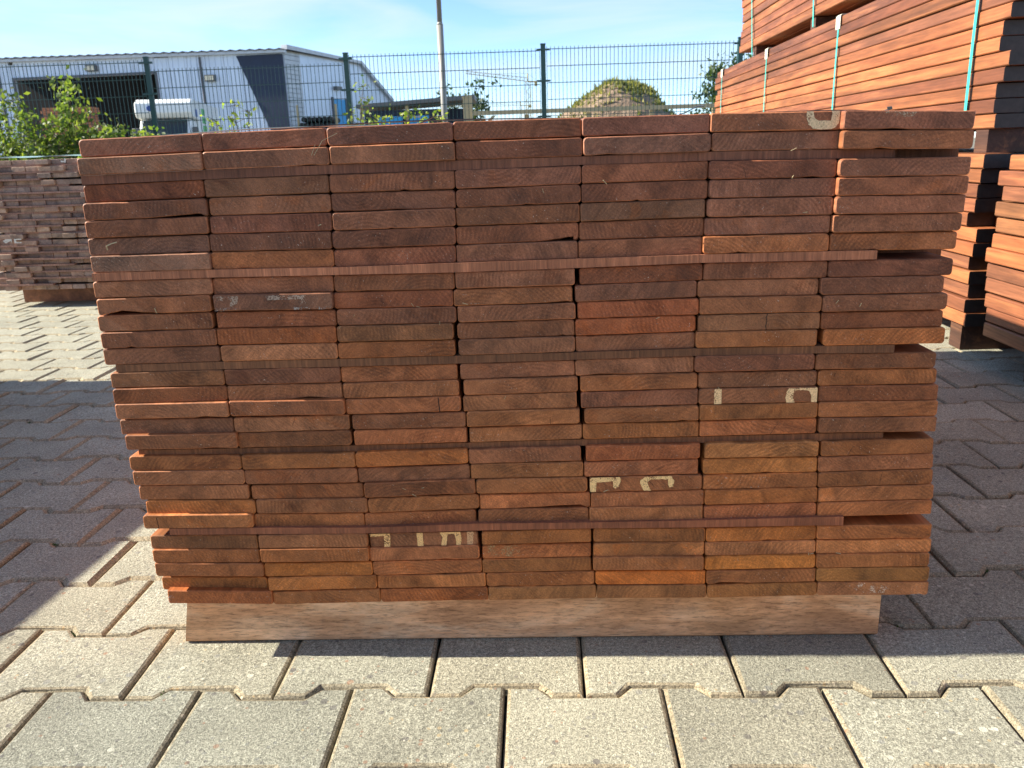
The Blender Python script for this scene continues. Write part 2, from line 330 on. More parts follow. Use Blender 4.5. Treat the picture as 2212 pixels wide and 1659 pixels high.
# plank ends measured on the stack face: x, z, width, height in mm, tilt in mrad, how far they stand out in mm
PLANKS = [
 (-429.1,685.9,147.9,20.7,16,-1.4),(-280.7,687.8,146.9,20.7,10,-1.4),(-132.4,689.1,146.6,21,9,0.8),(15.4,689.8,148,21.4,-1,-2.8),(162.9,689.4,145.3,21,-3,-0.2),(309.5,688.3,146.9,20.8,-12,2),(452.7,684.8,143.7,20.5,-32,14),
 (-430.4,664.8,150.7,20.6,15,4),(-280.1,666.6,149.8,20.7,9,1.6),(-130.6,667.5,146.6,21,4,3),(16.9,667.8,147,21.3,0,0.5),(164,667.9,145.5,20.9,2,3),(311.2,667,145.6,20.9,-14,-0.9),(453.4,663.8,145.1,20.5,-28,14),
 (-432.6,633.3,146.5,20.8,13,-1.5),(-283.3,634.8,149.2,21.2,7,-0.4),(-133.4,635.3,147.9,21.3,-1,0.8),(15,636,147.1,21.3,11,0.1),(162.4,637,145.9,21.3,2,-0.5),(308.3,636.1,145.2,20.9,-14,2.6),(454.3,634,145.8,20.5,-17,10),
 (-432.8,612.2,150.7,20.7,10,3),(-281.9,613,147,21.2,4,0.2),(-133.6,613.4,147.9,21.3,2,-0.6),(14.7,614.3,146.8,21.3,11,-0.5),(162.5,615.3,146.9,21.3,3,-0.4),(308.9,614.8,145.1,20.9,-11,2.4),(454.1,613.1,146.5,20.5,-16,10),
 (-434.1,591,150,20.7,8,3),(-282.8,591.4,148,21.2,1,0.8),(-134,591.8,146.7,21.3,4,2.4),(13.2,592.6,146.5,21.3,10,-0.3),(160.4,593.6,145.8,21.3,5,-0.7),(307.3,593.5,144.7,20.9,-9,3),(453.4,592.2,146.5,20.5,-14,9),
 (-436.3,569.4,149.8,20.8,7,-0.4),(-285.5,569.8,148.7,21.2,-3,0.8),(-135.5,570.1,148.3,21.3,6,2.7),(12.2,570.8,145.8,21.3,9,-1.1),(159.5,571.7,146.7,21.3,6,-2.9),(305.9,572,145.6,21,-6,0.8),(453.1,571.1,147.1,20.6,-13,6),
 (-434.8,548.7,149.5,20.7,4,5),(-285.8,548.1,150.1,21.2,-6,0.6),(-136,548.1,147.6,21.3,8,0.3),(11.2,549.3,144.8,21.3,8,0.3),(157.8,550.2,146.4,21.3,7,-0.5),(304.3,551,146.5,20.9,-3,4),(452.6,549.6,146.1,20.7,-11,1),
 (-438.2,517.6,149.3,20.8,6,2),(-288.8,517.3,149.6,20.7,-4,-0.5),(-139,516.8,147.2,20.5,-4,0.9),(7.8,517.5,143.8,20.3,9,3),(159.1,518.5,147.2,20.5,15,-1.2),(306.6,519.1,145.9,20.5,-7,-0.6),(452.2,518.4,144.7,20.4,-6,1.3),
 (-439.6,496.4,144.3,20.8,8,3),(-289.2,497.2,148.8,20.6,-3,6),(-141.8,495.8,147,20.5,-2,0.3),(4.7,496.3,144.2,20.4,9,-0),(153,497.9,146,20.5,14,-0),(299.3,498.1,143.8,20.5,-6,-2.3),(444.3,498,143.8,20.4,-5,2.1),
 (-442.4,474.6,146.3,20.9,8,0.2),(-289.6,474.7,150.1,20.7,-2,-1.1),(-139.3,475,147.3,20.5,0,1.2),(8.3,475.4,143.8,20.3,9,0.4),(156.1,476.9,146.3,20.5,13,0),(302.9,477.7,145.7,20.5,-5,1.3),(449.1,477.2,145.8,20.3,-4,2.7),
 (-441.2,453.3,147.4,20.8,9,0.7),(-290.8,454.2,150.2,20.7,-1,1.9),(-142.2,454.5,144.4,20.4,3,3),(6.8,454.3,144.3,20.4,9,-1.2),(153.1,455.9,146.2,20.5,12,-0.6),(301.8,456.7,145.8,20.5,-4,0.9),(448.9,455.5,144.5,20.4,-4,-2),
 (-440.6,431.7,149.6,20.9,9,-0.3),(-290.1,432.9,147.7,20.7,1,1.6),(-142.1,433.2,146.4,20.5,5,1.3),(7.2,433.9,144,20.3,8,0.7),(153.3,434.6,146,20.5,11,-2.3),(299.1,436.3,145.4,20.4,-3,2.8),(452.2,435.2,145.1,20.4,-3,0.7),
 (-437.6,401.3,147.2,20.6,6,0.9),(-289.3,401.7,147.5,20.6,1,0.6),(-141.7,401.5,147,20.5,6,-2.1),(7.2,402.9,142.9,20.5,13,-1.7),(152.5,404.5,145.8,20.6,9,-1.5),(298.6,406.1,145.7,20.4,-1,2.3),(445.7,404.6,144.5,20.2,-6,-1),
 (-436.4,380.5,147.6,20.6,5,2),(-288.9,380.4,147.2,20.6,2,-0.3),(-140.4,381.2,147,20.5,6,0.7),(10.6,382.5,142.9,20.5,13,0.6),(157.6,383.9,144.8,20.5,9,0.3),(303.9,384.1,145.1,20.4,1,-1.5),(450.3,383.2,144.1,20.2,-5,-3.8),
 (-436,360.4,147.6,20.5,3,5),(-286.5,361.2,148.6,20.5,3,6),(-138.9,360.5,146.8,20.4,7,1.5),(9.1,361.4,142.8,20.5,13,-0.1),(158.8,362.6,145.5,20.6,8,-0.7),(305.1,363.8,145.6,20.4,4,0.5),(452.4,363,145.3,20.2,-5,-1.9),
 (-435.4,337.3,149,20.6,2,-1.2),(-285,337.8,149.5,20.6,5,-1.2),(-132.9,339.1,146,20.5,7,0.3),(12.7,341.2,142.7,20.4,12,2.5),(161.5,342,143,20.5,8,0.9),(306.6,343.2,145.3,20.4,7,1.4),(453.4,343.1,145.3,20.2,-4,0.3),
 (-429.8,318.3,147.2,20.5,1,5),(-283.1,316.9,148.4,20.6,7,-0.5),(-132.6,317.9,145.6,20.5,7,-0.3),(15.3,318.4,143.7,20.5,12,-2.9),(161.1,320.2,145.9,20.6,7,-1.4),(307.7,321.4,145.1,20.4,10,-1.5),(454.3,322.7,143.9,20.1,-3,1),
 (-430.4,287.4,148.3,20.4,-9,0.8),(-280.7,287.3,148.5,20.6,6,1.4),(-132.4,289.2,145.6,20.7,17,1.9),(13.2,290,144,20.8,6,-0.4),(163.8,291.6,144.3,20.9,9,1.3),(312.6,292.5,142.1,20.7,1,2.3),(456.8,292.6,138.5,20.5,13,-0),
 (-428.5,266.7,147.4,20.4,-9,1.3),(-279.8,265.6,149,20.6,2,-0.2),(-131.5,266.5,146.3,20.8,19,-1.9),(15.4,269,145,20.7,4,0.1),(161.8,269.4,145.4,20.9,7,-1),(312.4,270.5,143.6,20.7,4,0.1),(457,271.5,143,20.5,13,-0.6),
 (-425,245.4,146.7,20.4,-8,0.4),(-274.3,243.4,148.7,20.7,-1,-2.6),(-124.8,246.9,145.7,20.7,21,2.5),(21,248.3,144,20.7,3,1.6),(168.1,248.1,144.3,20.9,6,-0.4),(313.7,248.8,144.5,20.8,8,-1.1),(458.3,250.8,143.3,20.5,13,0),
 (-418.5,224.6,147.1,20.4,-8,0.8),(-269.6,223.5,148.5,20.6,-5,0.5),(-121.1,224.8,146.3,20.8,23,0.5),(24.8,225.3,144,20.8,3,-2.4),(170.7,226.3,145.6,20.9,5,-1.4),(315.2,228.8,142.5,20.7,12,1.6),(460.2,230,144.5,20.5,13,0.3),
 (-422.5,206.2,147.5,20.3,-7,6),(-275.3,201.8,146.9,20.7,-8,-1),(-127.1,202.6,147.6,20.8,24,-1.7),(22.3,204.7,144.7,20.8,1,-1.2),(168.7,206.2,146.2,20.9,4,1.4),(315.1,206.8,143.8,20.8,15,-0.3),(460.4,209.6,143.6,20.4,14,1.4),
 (-420.5,174.3,145.7,20.3,-9,2),(-271.5,175.6,146.7,20.2,-1,6),(-124,173,144.4,20.1,12,-0.8),(25.5,176.4,143.9,20.2,11,2.8),(173.4,174.9,145.7,20.3,-6,-0.9),(318.7,174.5,142.7,20.1,5,-1.3),(462.4,176.7,144.5,20,7,1.5),
 (-419.5,154.5,145.3,20.3,-13,4),(-271.2,155.4,146.7,20.2,4,7),(-124.5,153.8,147.1,20.1,10,1.8),(25.1,153.2,144.4,20.3,11,-2.2),(172.9,154.9,145,20.2,-6,0.5),(318.5,154,143.5,20.1,7,-1.3),(464.9,154.6,146.9,20.1,4,-1.7),
 (-417.4,134.3,148.7,20.3,-16,5),(-269.5,132,147.2,20.3,8,2),(-122,132.1,146.6,20.1,9,-0.2),(24.9,132.5,145.2,20.3,11,-2.2),(172.3,136.6,144.9,20.1,-6,5),(318.4,135.2,143.7,20,10,1.9),(464.3,135.6,145.5,20,1,1.3),
 (-417.6,107.4,146.4,20.5,-21,-6),(-265.7,111.7,148.2,20.3,12,3),(-117.8,111.4,146.9,20.1,8,-0.4),(29.2,112.1,145.1,20.2,10,-1.5),(175.7,113.1,145.8,20.2,-6,-0.2),(320.9,114.3,142.9,20,12,1.1),(465.7,115.5,145,20,-1,2),
 (-408.4,92.1,144.3,20.3,-25,4),(-262.9,88.9,147.9,20.4,17,-0.5),(-115,90.6,145.7,20.1,7,-0.7),(31.5,91.2,145.1,20.2,10,-1.8),(177.6,92.5,145.1,20.2,-6,-0.1),(323.7,92.7,144.6,20.1,15,-0.7),(468.4,94.1,143.5,20.1,-4,0.3),
]
STRIPS = [
 (0,[(-506,653.2,643.2),(-357,655.3,645.1),(-206,656.7,646.3),(-57,657.0,646.0),(90,656.9,647.7),(238,657.5,647.9),(384,655.2,645.5),(446,653.6,644.4)]),
 (-25,[(456,653.3,643.9),(529,651.4,642.6)]),
 (5,[(-510,538.0,528.3),(-361,538.4,529.0),(-210,537.2,528.2),(-61,538.5,527.4),(83,539.5,528.7),(230,540.6,530.9),(378,540.3,529.7),(434,539.8,529.4)]),
 (-60,[(460,531.6,520.5),(538,530.7,520.0)]),
 (1,[(-502,420.8,411.6),(-366,422.1,412.5),(-216,422.3,412.4),(-68,423.1,413.2),(79,424.2,415.0),(226,425.7,416.3),(373,425.2,415.9),(466,424.9,415.1)]),
 (-5,[(-493,304.2,296.3),(-361,304.2,295.0),(-210,305.3,296.2),(-60,306.3,298.5),(87,308.0,299.4),(235,308.9,300.6),(382,310.5,300.4),(465,310.3,301.3)]),
 (7,[(-463,196.6,187.5),(-348,195.8,186.7),(-200,194.3,186.3),(-52,197.9,188.0),(94,198.0,189.6),(241,198.4,188.6),(385,200.8,189.0),(420,201.3,189.3)]),
]
YAW = -0.0462                                   # the yard's stacks all lie this far off square
# ------------------------------------------------------------------ ground and paving
g = MB(); g.add([(-900, -300, -0.034), (900, -300, -0.034), (900, 1500, -0.034), (-900, 1500, -0.034)], [(0, 1, 2, 3)])
tag(g.build('ground', M['ground']), 'bare yard ground reaching to the horizon', kind='structure')

PL, PW, PN = 0.200, 0.14753, 0.00993            # paver length, row pitch, half depth of the notch
g = MB(); g.add([(-9, -2.5, -0.013), (9, -2.5, -0.013), (9, 14.5, -0.013), (-9, 14.5, -0.013)], [(0, 1, 2, 3)])
pave = g.build('pavement', M['sand'], None, (-0.52021, 0.93007, 0), (0, 0, -0.0421))
tag(pave, 'grey interlocking concrete paving of the yard', kind='structure')

def paver_mesh(mb, ox=0.0, oy=0.0, dz=0.0, tx=0.0, ty=0.0, wob=0.0, lite=False):
    gap = 0.0011; hl = PL / 2 - gap; n = PN
    base = [(-hl, -n + gap), (-0.0585, -n + gap), (-0.0415, n + gap), (0.0415, n + gap), (0.0585, -n + gap), (hl, -n + gap),
            (hl, PW + n - gap), (0.0585, PW + n - gap), (0.0415, PW - n - gap), (-0.0415, PW - n - gap), (-0.0585, PW + n - gap), (-hl, PW + n - gap)]
    cx, cy = 0.0, PW / 2
    k = len(mb.v); N = 12
    def off(d):
        out = []
        for i in range(N):
            a, b, c = Vector(base[i - 1]), Vector(base[i]), Vector(base[(i + 1) % N])
            e1 = (b - a).normalized(); e2 = (c - b).normalized()
            n1 = Vector((-e1.y, e1.x)); n2 = Vector((-e2.y, e2.x)); q = (n1 + n2).normalized()
            out.append(b + q * (d / max(0.5, q.dot(n1))))
        return out
    rings = ((0.0, -0.030), (0.0, -0.0055), (0.0021, -0.0016), (0.0054, 0.0))
    if lite: rings = ((0.0, -0.02), (0.0, -0.0058), (0.008, 0.0))
    for d, z in rings:
        for q in off(d):
            jx = random.gauss(0, wob); jy = random.gauss(0, wob)
            mb.v.append((ox + q.x + jx, oy + q.y + jy, z + dz + tx * q.x + ty * (q.y - cy)))
    for r in range(len(rings) - 1):
        for i in range(N):
            j = (i + 1) % N; a = k + r * N
            mb.face((a + i, a + j, a + N + j, a + N + i), 1)
    t = k + (len(rings) - 1) * N
    mb.face((t + 0, t + 1, t + 10, t + 11)); mb.face((t + 1, t + 2, t + 9, t + 10)); mb.face((t + 2, t + 3, t + 8, t + 9)); mb.face((t + 3, t + 4, t + 7, t + 8)); mb.face((t + 4, t + 5, t + 6, t + 7))

pm = []
for i in range(6):
    b = MB(); paver_mesh(b, wob=0.0005); pm.append(b.mesh('paver', (M['concrete'], M['edge'])))
ca, sa = math.cos(-0.0421), math.sin(-0.0421)
cells = []
for k in range(-12, 74):
    for i in range(-36, 36):
        lx = PL * (i + 0.5 + 0.5 * (k % 2)); ly = PW * k
        wx = -0.52021 + ca * lx - sa * (ly + PW / 2); wy = 0.93007 + sa * lx + ca * (ly + PW / 2)
        if not (-7.5 < wx < 6.5 and -0.4 < wy < 11.0): continue
        # in the camera's view and not under the middle of the stack?
        d = wy * math.cos(PITCH) + CAM_H * math.sin(PITCH)
        seen = wy > 0.55 and abs(wx) / d < 0.72 and not (-0.42 < wx < 0.46 and 1.12 < wy)
        if seen and wy > 1.2 and -0.62 * wy < wx < 0.52 * wy: seen = False       # behind the stack
        if seen and wx > 1.5 and wy > 2.3: seen = False                           # below the timber bundles
        cells.append((0 if seen else 1, math.hypot(wx, wy), lx, ly))
cells.sort()
far = MB()
for n, (hid, d, lx, ly) in enumerate(cells):
    dz = random.gauss(0, 0.0009); tx = random.gauss(0, 0.006); ty = random.gauss(0, 0.006)
    if n < 300:
        v = random.uniform(0.84, 1.08); w = random.uniform(-0.025, 0.03)
        place('paver', pm[n % 6], pave, (lx, ly, dz), (ty, -tx, 0), color=(v + w, v, v - w))
    else:
        paver_mesh(far, lx, ly, dz, tx, ty, lite=True)
fo = far.build('pavers', [M['concrete'], M['edge']], pave); tag(fo, 'more of the same interlocking pavers farther off', kind='stuff')

# moss and grit caught in the corners of the joints
def moss():
    rm = random.Random(21); mb = MB(); gr = MB()
    for k in range(-2, 12):
        for i in range(-8, 12):
            for s in (-1, 1):
                if rm.random() > 0.22: continue
                lx = PL * (i + 0.5 + 0.5 * (k % 2)) + s * 0.05; ly = PW * k + rm.choice((-0.4, 0.6)) * PN
                for _ in range(rm.randrange(14, 34)):
                    x = lx + rm.gauss(0, 0.009); y = ly + rm.gauss(0, 0.005); r = rm.uniform(0.0008, 0.0024); z = -0.009 + rm.uniform(0, 0.006)
                    tgt = mb if rm.random() < 0.8 else gr
                    a = rm.uniform(0, 6.28)
                    tgt.add([(x + r * math.cos(a + q * 2.09), y + r * math.sin(a + q * 2.09), z) for q in range(3)] + [(x + rm.gauss(0, r), y, z + r * 1.8)], [(0, 1, 3), (1, 2, 3), (2, 0, 3)])
    tag(mb.build('moss', M['moss'], pave), kind='stuff'); tag(gr.build('grit', M['pine'], pave), kind='stuff')
moss()

# ------------------------------------------------------------------ the stack of planks in the middle
OY = 0.99163
stack = empty('lumber_stack', (0, OY, 0), YAW)
tag(stack, 'large stack of reddish brown planks seen end on, in the middle of the paved yard', 'lumber stack')
LEN = 1.66

def rgb(s): return tuple(((c / 255.0) / 12.92 if c / 255.0 <= 0.04045 else ((c / 255.0 + 0.055) / 1.055) ** 2.4) for c in s)
PAL = [(114, 76, 61), (117, 78, 62), (112, 74, 60), (118, 80, 63), (115, 78, 63), (113, 73, 59), (117, 81, 65), (120, 81, 61), (111, 76, 63), (115, 75, 59)]
SPEC = {(2, 1): (112, 86, 72), (2, 0): (120, 66, 44), (6, 1): (136, 84, 50), (6, 2): (122, 66, 44), (4, 4): (104, 84, 74), (3, 5): (140, 84, 54), (6, 5): (148, 96, 62),
        (10, 1): (158, 88, 46), (11, 1): (152, 100, 56), (10, 2): (108, 80, 60), (11, 2): (140, 88, 56), (10, 5): (140, 104, 78), (11, 5): (152, 100, 56), (9, 4): (136, 72, 54), (10, 4): (142, 76, 54),
        (8, 2): (140, 80, 62), (11, 6): (158, 100, 58), (12, 0): (92, 68, 56), (14, 1): (110, 64, 42), (15, 5): (158, 106, 58), (16, 5): (150, 84, 40), (13, 6): (160, 104, 56), (14, 3): (140, 92, 52), (15, 4): (136, 88, 50),
        (17, 5): (150, 110, 72), (18, 5): (146, 102, 64), (17, 2): (146, 88, 50), (20, 3): (148, 84, 42), (20, 5): (158, 98, 50), (21, 5): (140, 74, 36), (21, 6): (150, 90, 50), (17, 4): (112, 62, 52), (20, 6): (118, 82, 72),
        (23, 6): (168, 112, 62), (24, 5): (172, 116, 62), (25, 6): (124, 100, 76), (25, 4): (156, 88, 40), (26, 3): (104, 78, 52), (26, 4): (108, 80, 56), (26, 5): (136, 100, 66), (22, 5): (158, 102, 60), (24, 1): (146, 94, 54), (26, 0): (110, 62, 52), (26, 2): (124, 70, 52), (4, 1): (118, 70, 60), (21, 0): (132, 86, 52), (20, 0): (130, 82, 50), (23, 5): (160, 106, 60)}
# end cuts turned a little towards the sun (degrees)
CUT = {(0, 0): 1.0, (1, 0): 1.2, (6, 0): 1.8, (7, 0): 0.9, (8, 0): 1.3, (9, 0): 1.1, (12, 0): 0.9, (14, 0): 1.1, (15, 0): 0.8, (16, 0): 0.8, (8, 1): 1.4, (14, 1): 1.6, (1, 2): 1.1, (7, 3): 0.9, (1, 4): 0.9, (0, 5): 1.2, (2, 6): 0.6}
CUT = {k: 0.55 * v for k, v in CUT.items()}
# broken or waney lower edges: (from, to, depth) in board widths and mm, a deep end left or right
CHIP = {(8, 0): [(0.03, 0.2, 0.57, 5.0)], (5, 3): [(0.70, 0.985, 0.99, 5.0)], (13, 1): [(0.48, 0.72, 0.93, 3.2)], (12, 4): [(0.08, 0.2, 0.55, 1.6)], (10, 0): [(0.2, 0.25, 0.3, 2.0)], (20, 3): [(0.3, 0.9, 0.97, 4.0)], (25, 5): [(0.06, 0.14, 0.42, 2.6)], (6, 5): [(0.2, 0.28, 0.4, 1.6)], (3, 0): [(0.5, 0.98, 0.99, 3.4)], (19, 5): [(0.72, 0.76, 0.84, 1.2)], (10, 3): [(0.86, 0.9, 0.93, 1.5)], (19, 2): [(0.3, 0.75, 0.8, 1.2)], (6, 1): [(0.2, 0.25, 0.38, 1.6)], (6, 2): [(0.74, 0.8, 0.88, 1.4)]}

def plank_mesh(w, h, cut, tip, chips=None, L=LEN):
    rr = 0.0036 * random.uniform(0.75, 1.2); n = 4; hw, hh = w / 2, h / 2
    rad = [rr * random.choice((1, 1, 1, 0.5, 1.2)) for _ in range(4)]
    prof = []
    def arc(cx, cz, r, a0):
        for i in range(n):
            a = a0 + (math.pi / 2) * i / (n - 1); prof.append((cx + r * math.cos(a), cz + r * math.sin(a)))
    arc(-hw + rad[0], -hh + rad[0], rad[0], math.pi)
    if chips:
        for a, pk, b, dp in chips:
            m = 13
            for i in range(m):
                t = i / (m - 1); x = -hw + w * (a + (b - a) * t)
                x = min(max(x, -hw + rad[0] + 0.001), hw - rad[1] - 0.001)
                u_ = a + (b - a) * t; q_ = (u_ - a) / (pk - a) if u_ < pk else (b - u_) / (b - pk)
                prof.append((x, -hh + 0.001 * dp * max(0.0, q_) * random.uniform(0.8, 1.12)))
    elif L > 1.6:
        for i in range(1, 9): prof.append((-hw + w * i / 9.0 * 0.94 + 0.03 * w, -hh + abs(random.gauss(0, 0.00016))))
    arc(hw - rad[1], -hh + rad[1], rad[1], 1.5 * math.pi)
    arc(hw - rad[2], hh - rad[2], rad[2], 0)
    if L > 1.6:
        for i in range(1, 9): prof.append((hw - w * i / 9.0 * 0.94 - 0.03 * w, hh - abs(random.gauss(0, 0.00016))))
    arc(-hw + rad[3], hh - rad[3], rad[3], 0.5 * math.pi)
    mb = MB(); N = len(prof); c = 0.0011
    ins = [(x * (1 - c / hw), z * (1 - c / hh)) for x, z in prof]
    ys = lambda x, z: -math.tan(R(cut)) * x + math.tan(R(tip)) * z
    mb.v += [(x, ys(x, z), z) for x, z in ins] + [(x, ys(x, z) + c, z) for x, z in prof] + [(x, L, z) for x, z in prof]
    mb.face(tuple(range(N)), 0)
    for i in range(N):
        j = (i + 1) % N
        mb.face((j, i, N + i, N + j), 1); mb.face((N + j, N + i, 2 * N + i, 2 * N + j), 1)
    mb.face(tuple(3 * N - 1 - i for i in range(N)), 0)
    me = mb.mesh('plank', (M['end'], M['side'])); return me

rc = random.Random(77)
for _ in range(34):
    q_ = (rc.randrange(27), rc.randrange(7)); a_ = rc.uniform(0.05, 0.8); l_ = rc.uniform(0.05, 0.3)
    CHIP.setdefault(q_, [(a_, a_ + l_ * rc.uniform(0.2, 0.8), min(0.96, a_ + l_), rc.uniform(0.7, 1.7))])
planks = {}
for i, (x, z, w, h, rot, off) in enumerate(PLANKS):
    r, c = divmod(i, 7)
    cut = CUT.get((r, c), random.gauss(-0.25, 0.3)); tip = random.gauss(0.0, 0.35)
    me = plank_mesh(w / 1000, (h - 0.35) / 1000, cut, tip, CHIP.get((r, c)))
    cs = SPEC.get((r, c)); pl_ = PAL[random.randrange(len(PAL))]
    cs = tuple(0.42 * a + 0.58 * q for a, q in zip(cs, (115, 78, 62))) if cs else pl_
    v = random.uniform(0.78, 1.17) ; t_ = r / 26.0; row_light = (1.54 + 0.88 * t_, 1.26 + 0.60 * t_, 0.90 - 0.10 * t_)  # warm ground bounce low down and sky light at top painted into plank colours
    cl = tuple(min(1, q * v * w_) for q, w_ in zip(rgb(cs), row_light))
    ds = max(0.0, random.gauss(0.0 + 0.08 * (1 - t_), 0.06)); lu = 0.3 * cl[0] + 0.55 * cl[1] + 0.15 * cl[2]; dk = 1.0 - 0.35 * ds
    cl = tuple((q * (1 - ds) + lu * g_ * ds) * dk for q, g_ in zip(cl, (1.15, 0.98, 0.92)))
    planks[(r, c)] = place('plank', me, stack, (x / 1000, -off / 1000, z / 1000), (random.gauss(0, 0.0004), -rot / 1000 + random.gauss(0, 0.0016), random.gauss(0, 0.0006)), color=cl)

# thin strips that part the layers
SCOL = [(104, 70, 60), (100, 68, 54), (150, 102, 84), (110, 72, 54), (104, 72, 54), (110, 74, 54), (124, 78, 60)]  # third strip paler: its sunlit glint is put into the colour
for i, (off, pts) in enumerate(STRIPS):
    for back in (0, 1):
        mb = MB(); y0 = -off / 1000 + (0.9 if back else 0.0); dpt = 0.06; N = len(pts)
        for x, zt, zb in pts:
            jt = random.uniform(-0.1, 0.1); jb = random.uniform(-0.1, 0.15); jy = random.uniform(0, 0.0012)
            mb.v += [(x / 1000, y0 + jy, (zb + jb) / 1000), (x / 1000, y0 + jy, (zt - jt) / 1000), (x / 1000, y0 + dpt, (zt - jt) / 1000), (x / 1000, y0 + dpt, (zb + jb) / 1000)]
        mb.face((0, 1, 2, 3)); e = 4 * (N - 1); mb.face((e + 3, e + 2, e + 1, e))
        for k in range(N - 1):
            a, b = 4 * k, 4 * k + 4
            for s in range(4):
                t = (s + 1) % 4; mb.face((a + t, a + s, b + s, b + t))
        o = mb.build('spacer_strip', M['strip'], stack); o.color = (*[q * k2 for q, k2 in zip(rgb(SCOL[i]), (1.4, 1.2, 0.85))], 1)

# bearers: front one with its weathered face, two more further back
for n, y in enumerate((0.030, 0.78, 1.45)):
    mb = MB(); N = 14; x0, x1 = -0.484, 0.496
    prof = [(0.0, 0.004), (0.0, 0.076), (0.004, 0.080), (0.096, 0.080), (0.10, 0.076), (0.10, 0.004), (0.096, 0.0), (0.004, 0.0)]
    for k in range(N + 1):
        t = k / N; x = x0 + (x1 - x0) * t; dz = 0.003 * (t - 0.3) if n == 0 else 0
        for (py, pz) in prof: mb.v.append((x + (0.014 * (pz / 0.08) if k == 0 else 0), y + py + random.gauss(0, 0.0003) + 0.006 * t, pz * (0.985 + 0.03 * t) - (0.0 if pz < 0.01 else 0.0008) + random.gauss(0, 0.0002)))
    for k in range(N):
        a, b = 8 * k, 8 * k + 8
        for s in range(8):
            t = (s + 1) % 8; mb.face((a + t, a + s, b + s, b + t))
    mb.face(tuple(range(8))); mb.face(tuple(8 * N + 7 - s for s in range(8)))
    o = mb.build('bearer', M['beam'], stack)
    if n == 0: tag(o, 'pale weathered timber beam lifting the stack off the paving')

# paint marks: cut-up stencil letters on the plank ends (x, z in mm on the face)
def mark(r, c, pts, colr=(0.92, 0.60, 0.29), alpha=1.0, name='paint_mark'):
    p = planks[(r, c)]; x, z, w, h, rot, off = PLANKS[r * 7 + c]; a = rot / 1000.0
    me = p.data
    hw, hh = w / 2 - 0.4, h / 2 - 0.4
    if name != 'crack':                       # brushed, uneven outline
        dn = []
        for (ax, az), (bx, bz) in zip(pts, pts[1:] + pts[:1]):
            n_ = max(1, int(math.hypot(bx - ax, bz - az) / 1.6))
            for k in range(n_): dn.append((ax + (bx - ax) * k / n_ + random.gauss(0, 0.22), az + (bz - az) * k / n_ + random.gauss(0, 0.22)))
        pts = dn
    q = []
    for px, pz in pts:
        dx, dz = px - x, pz - z
        lx = math.cos(a) * dx + math.sin(a) * dz; lz = -math.sin(a) * dx + math.cos(a) * dz
        q.append((max(-hw, min(hw, lx)), max(-hh, min(hh, lz))))
    f0 = [v.co for v in me.vertices[:40]]
    # plane of the end cut from three points of the front loop
    NV = len(me.polygons[0].vertices); A, B, C = me.vertices[0].co, me.vertices[NV // 3].co, me.vertices[(2 * NV) // 3].co
    nn = (B - A).cross(C - A)
    fy = lambda X, Z: A.y - (nn.x * (X - A.x) + nn.z * (Z - A.z)) / nn.y
    bm = bmesh.new(); vs = [bm.verts.new((X / 1000, fy(X / 1000, Z / 1000) - 0.0003, Z / 1000)) for X, Z in q]
    for tri in tessellate_polygon([[Vector((X, Z, 0)) for X, Z in q]]):
        if len(set(tri)) == 3 and not bm.faces.get([vs[i] for i in tri]): bm.faces.new([vs[i] for i in tri])
    bmesh.ops.recalc_face_normals(bm, faces=bm.faces[:])
    bm.normal_update()
    if sum(ff.normal.y for ff in bm.faces) > 0: bmesh.ops.reverse_faces(bm, faces=bm.faces[:])
    m2 = bpy.data.meshes.new(name); bm.to_mesh(m2); bm.free(); m2.materials.append(M['crack'] if name == 'crack' else M['paint'])
    o = place(name, m2, p); o.color = (*colr, alpha); return o

U1 = [(342.4,698.9),(343.3,690.1),(345.7,683.8),(351.1,679.2),(359,678),(369.4,677.6),(375.7,679.7),(379.2,684),(380,690.2),(379.7,697.6),(370.5,698.2),(371.7,695.4),(371,690.5),(369.9,687.4),(355.7,687.7),(352.4,689.8),(350.8,694.9),(350.5,698.6)]
mark(0, 5, U1, (0.74, 0.54, 0.31))
mark(14, 5, [(251.4,373.5),(260.4,373.6),(260.2,352.8),(251.2,352.8),(251.5,363.3)])
mark(14, 5, [(342.7,372.3),(358.8,372.9),(377.5,372.6),(378.8,352.4),(370.5,352.1),(370,364),(367.2,368.7),(363.4,370),(351.6,370.2),(348.6,366.7),(348.7,359.7),(351,352.2),(340.9,352.1),(339,359.9),(340,367.7)])
mark(19, 4, [(95.5,257.6),(134.5,258.4),(136.2,254.2),(133.7,245.4),(129.6,242.2),(126.3,243.7),(126.3,252.3),(104.8,251.2),(104,238),(96.5,238.1)], (0.94, 0.60, 0.25))
mark(19, 4, [(166.8,257.6),(200.4,258.1),(204.7,251.3),(203.2,243.4),(198.3,242.5),(196.6,247),(196.8,253.6),(175.1,254),(169.9,250.1),(172.8,242.1),(175.3,238.3),(166.3,238.4),(162.1,244.9),(160.7,252.1)], (0.94, 0.60, 0.25))
mark(22, 2, [(-196.6,183.1),(-168.7,183.5),(-169.5,163),(-177.5,162.7),(-177,178.7),(-196.7,177.9)], (0.92, 0.54, 0.21))
mark(22, 2, [(-133.4,183.3),(-125.3,183.2),(-124.8,163.4),(-132.6,163.1)], (0.92, 0.54, 0.21))
mark(22, 2, [(-102.6,182.9),(-95.3,184.3),(-74.9,184.4),(-73.9,175.4),(-75,163.7),(-81,163.5),(-81.8,175.5),(-83.6,180.8),(-92.1,180.3),(-94.4,163.5),(-101.1,163.2),(-99.2,175.8)], (0.92, 0.54, 0.21))
mark(22, 2, [(-66.7,184.3),(-57.5,184.9),(-58.4,164.9),(-66.2,164.5)], (0.66, 0.36, 0.17))
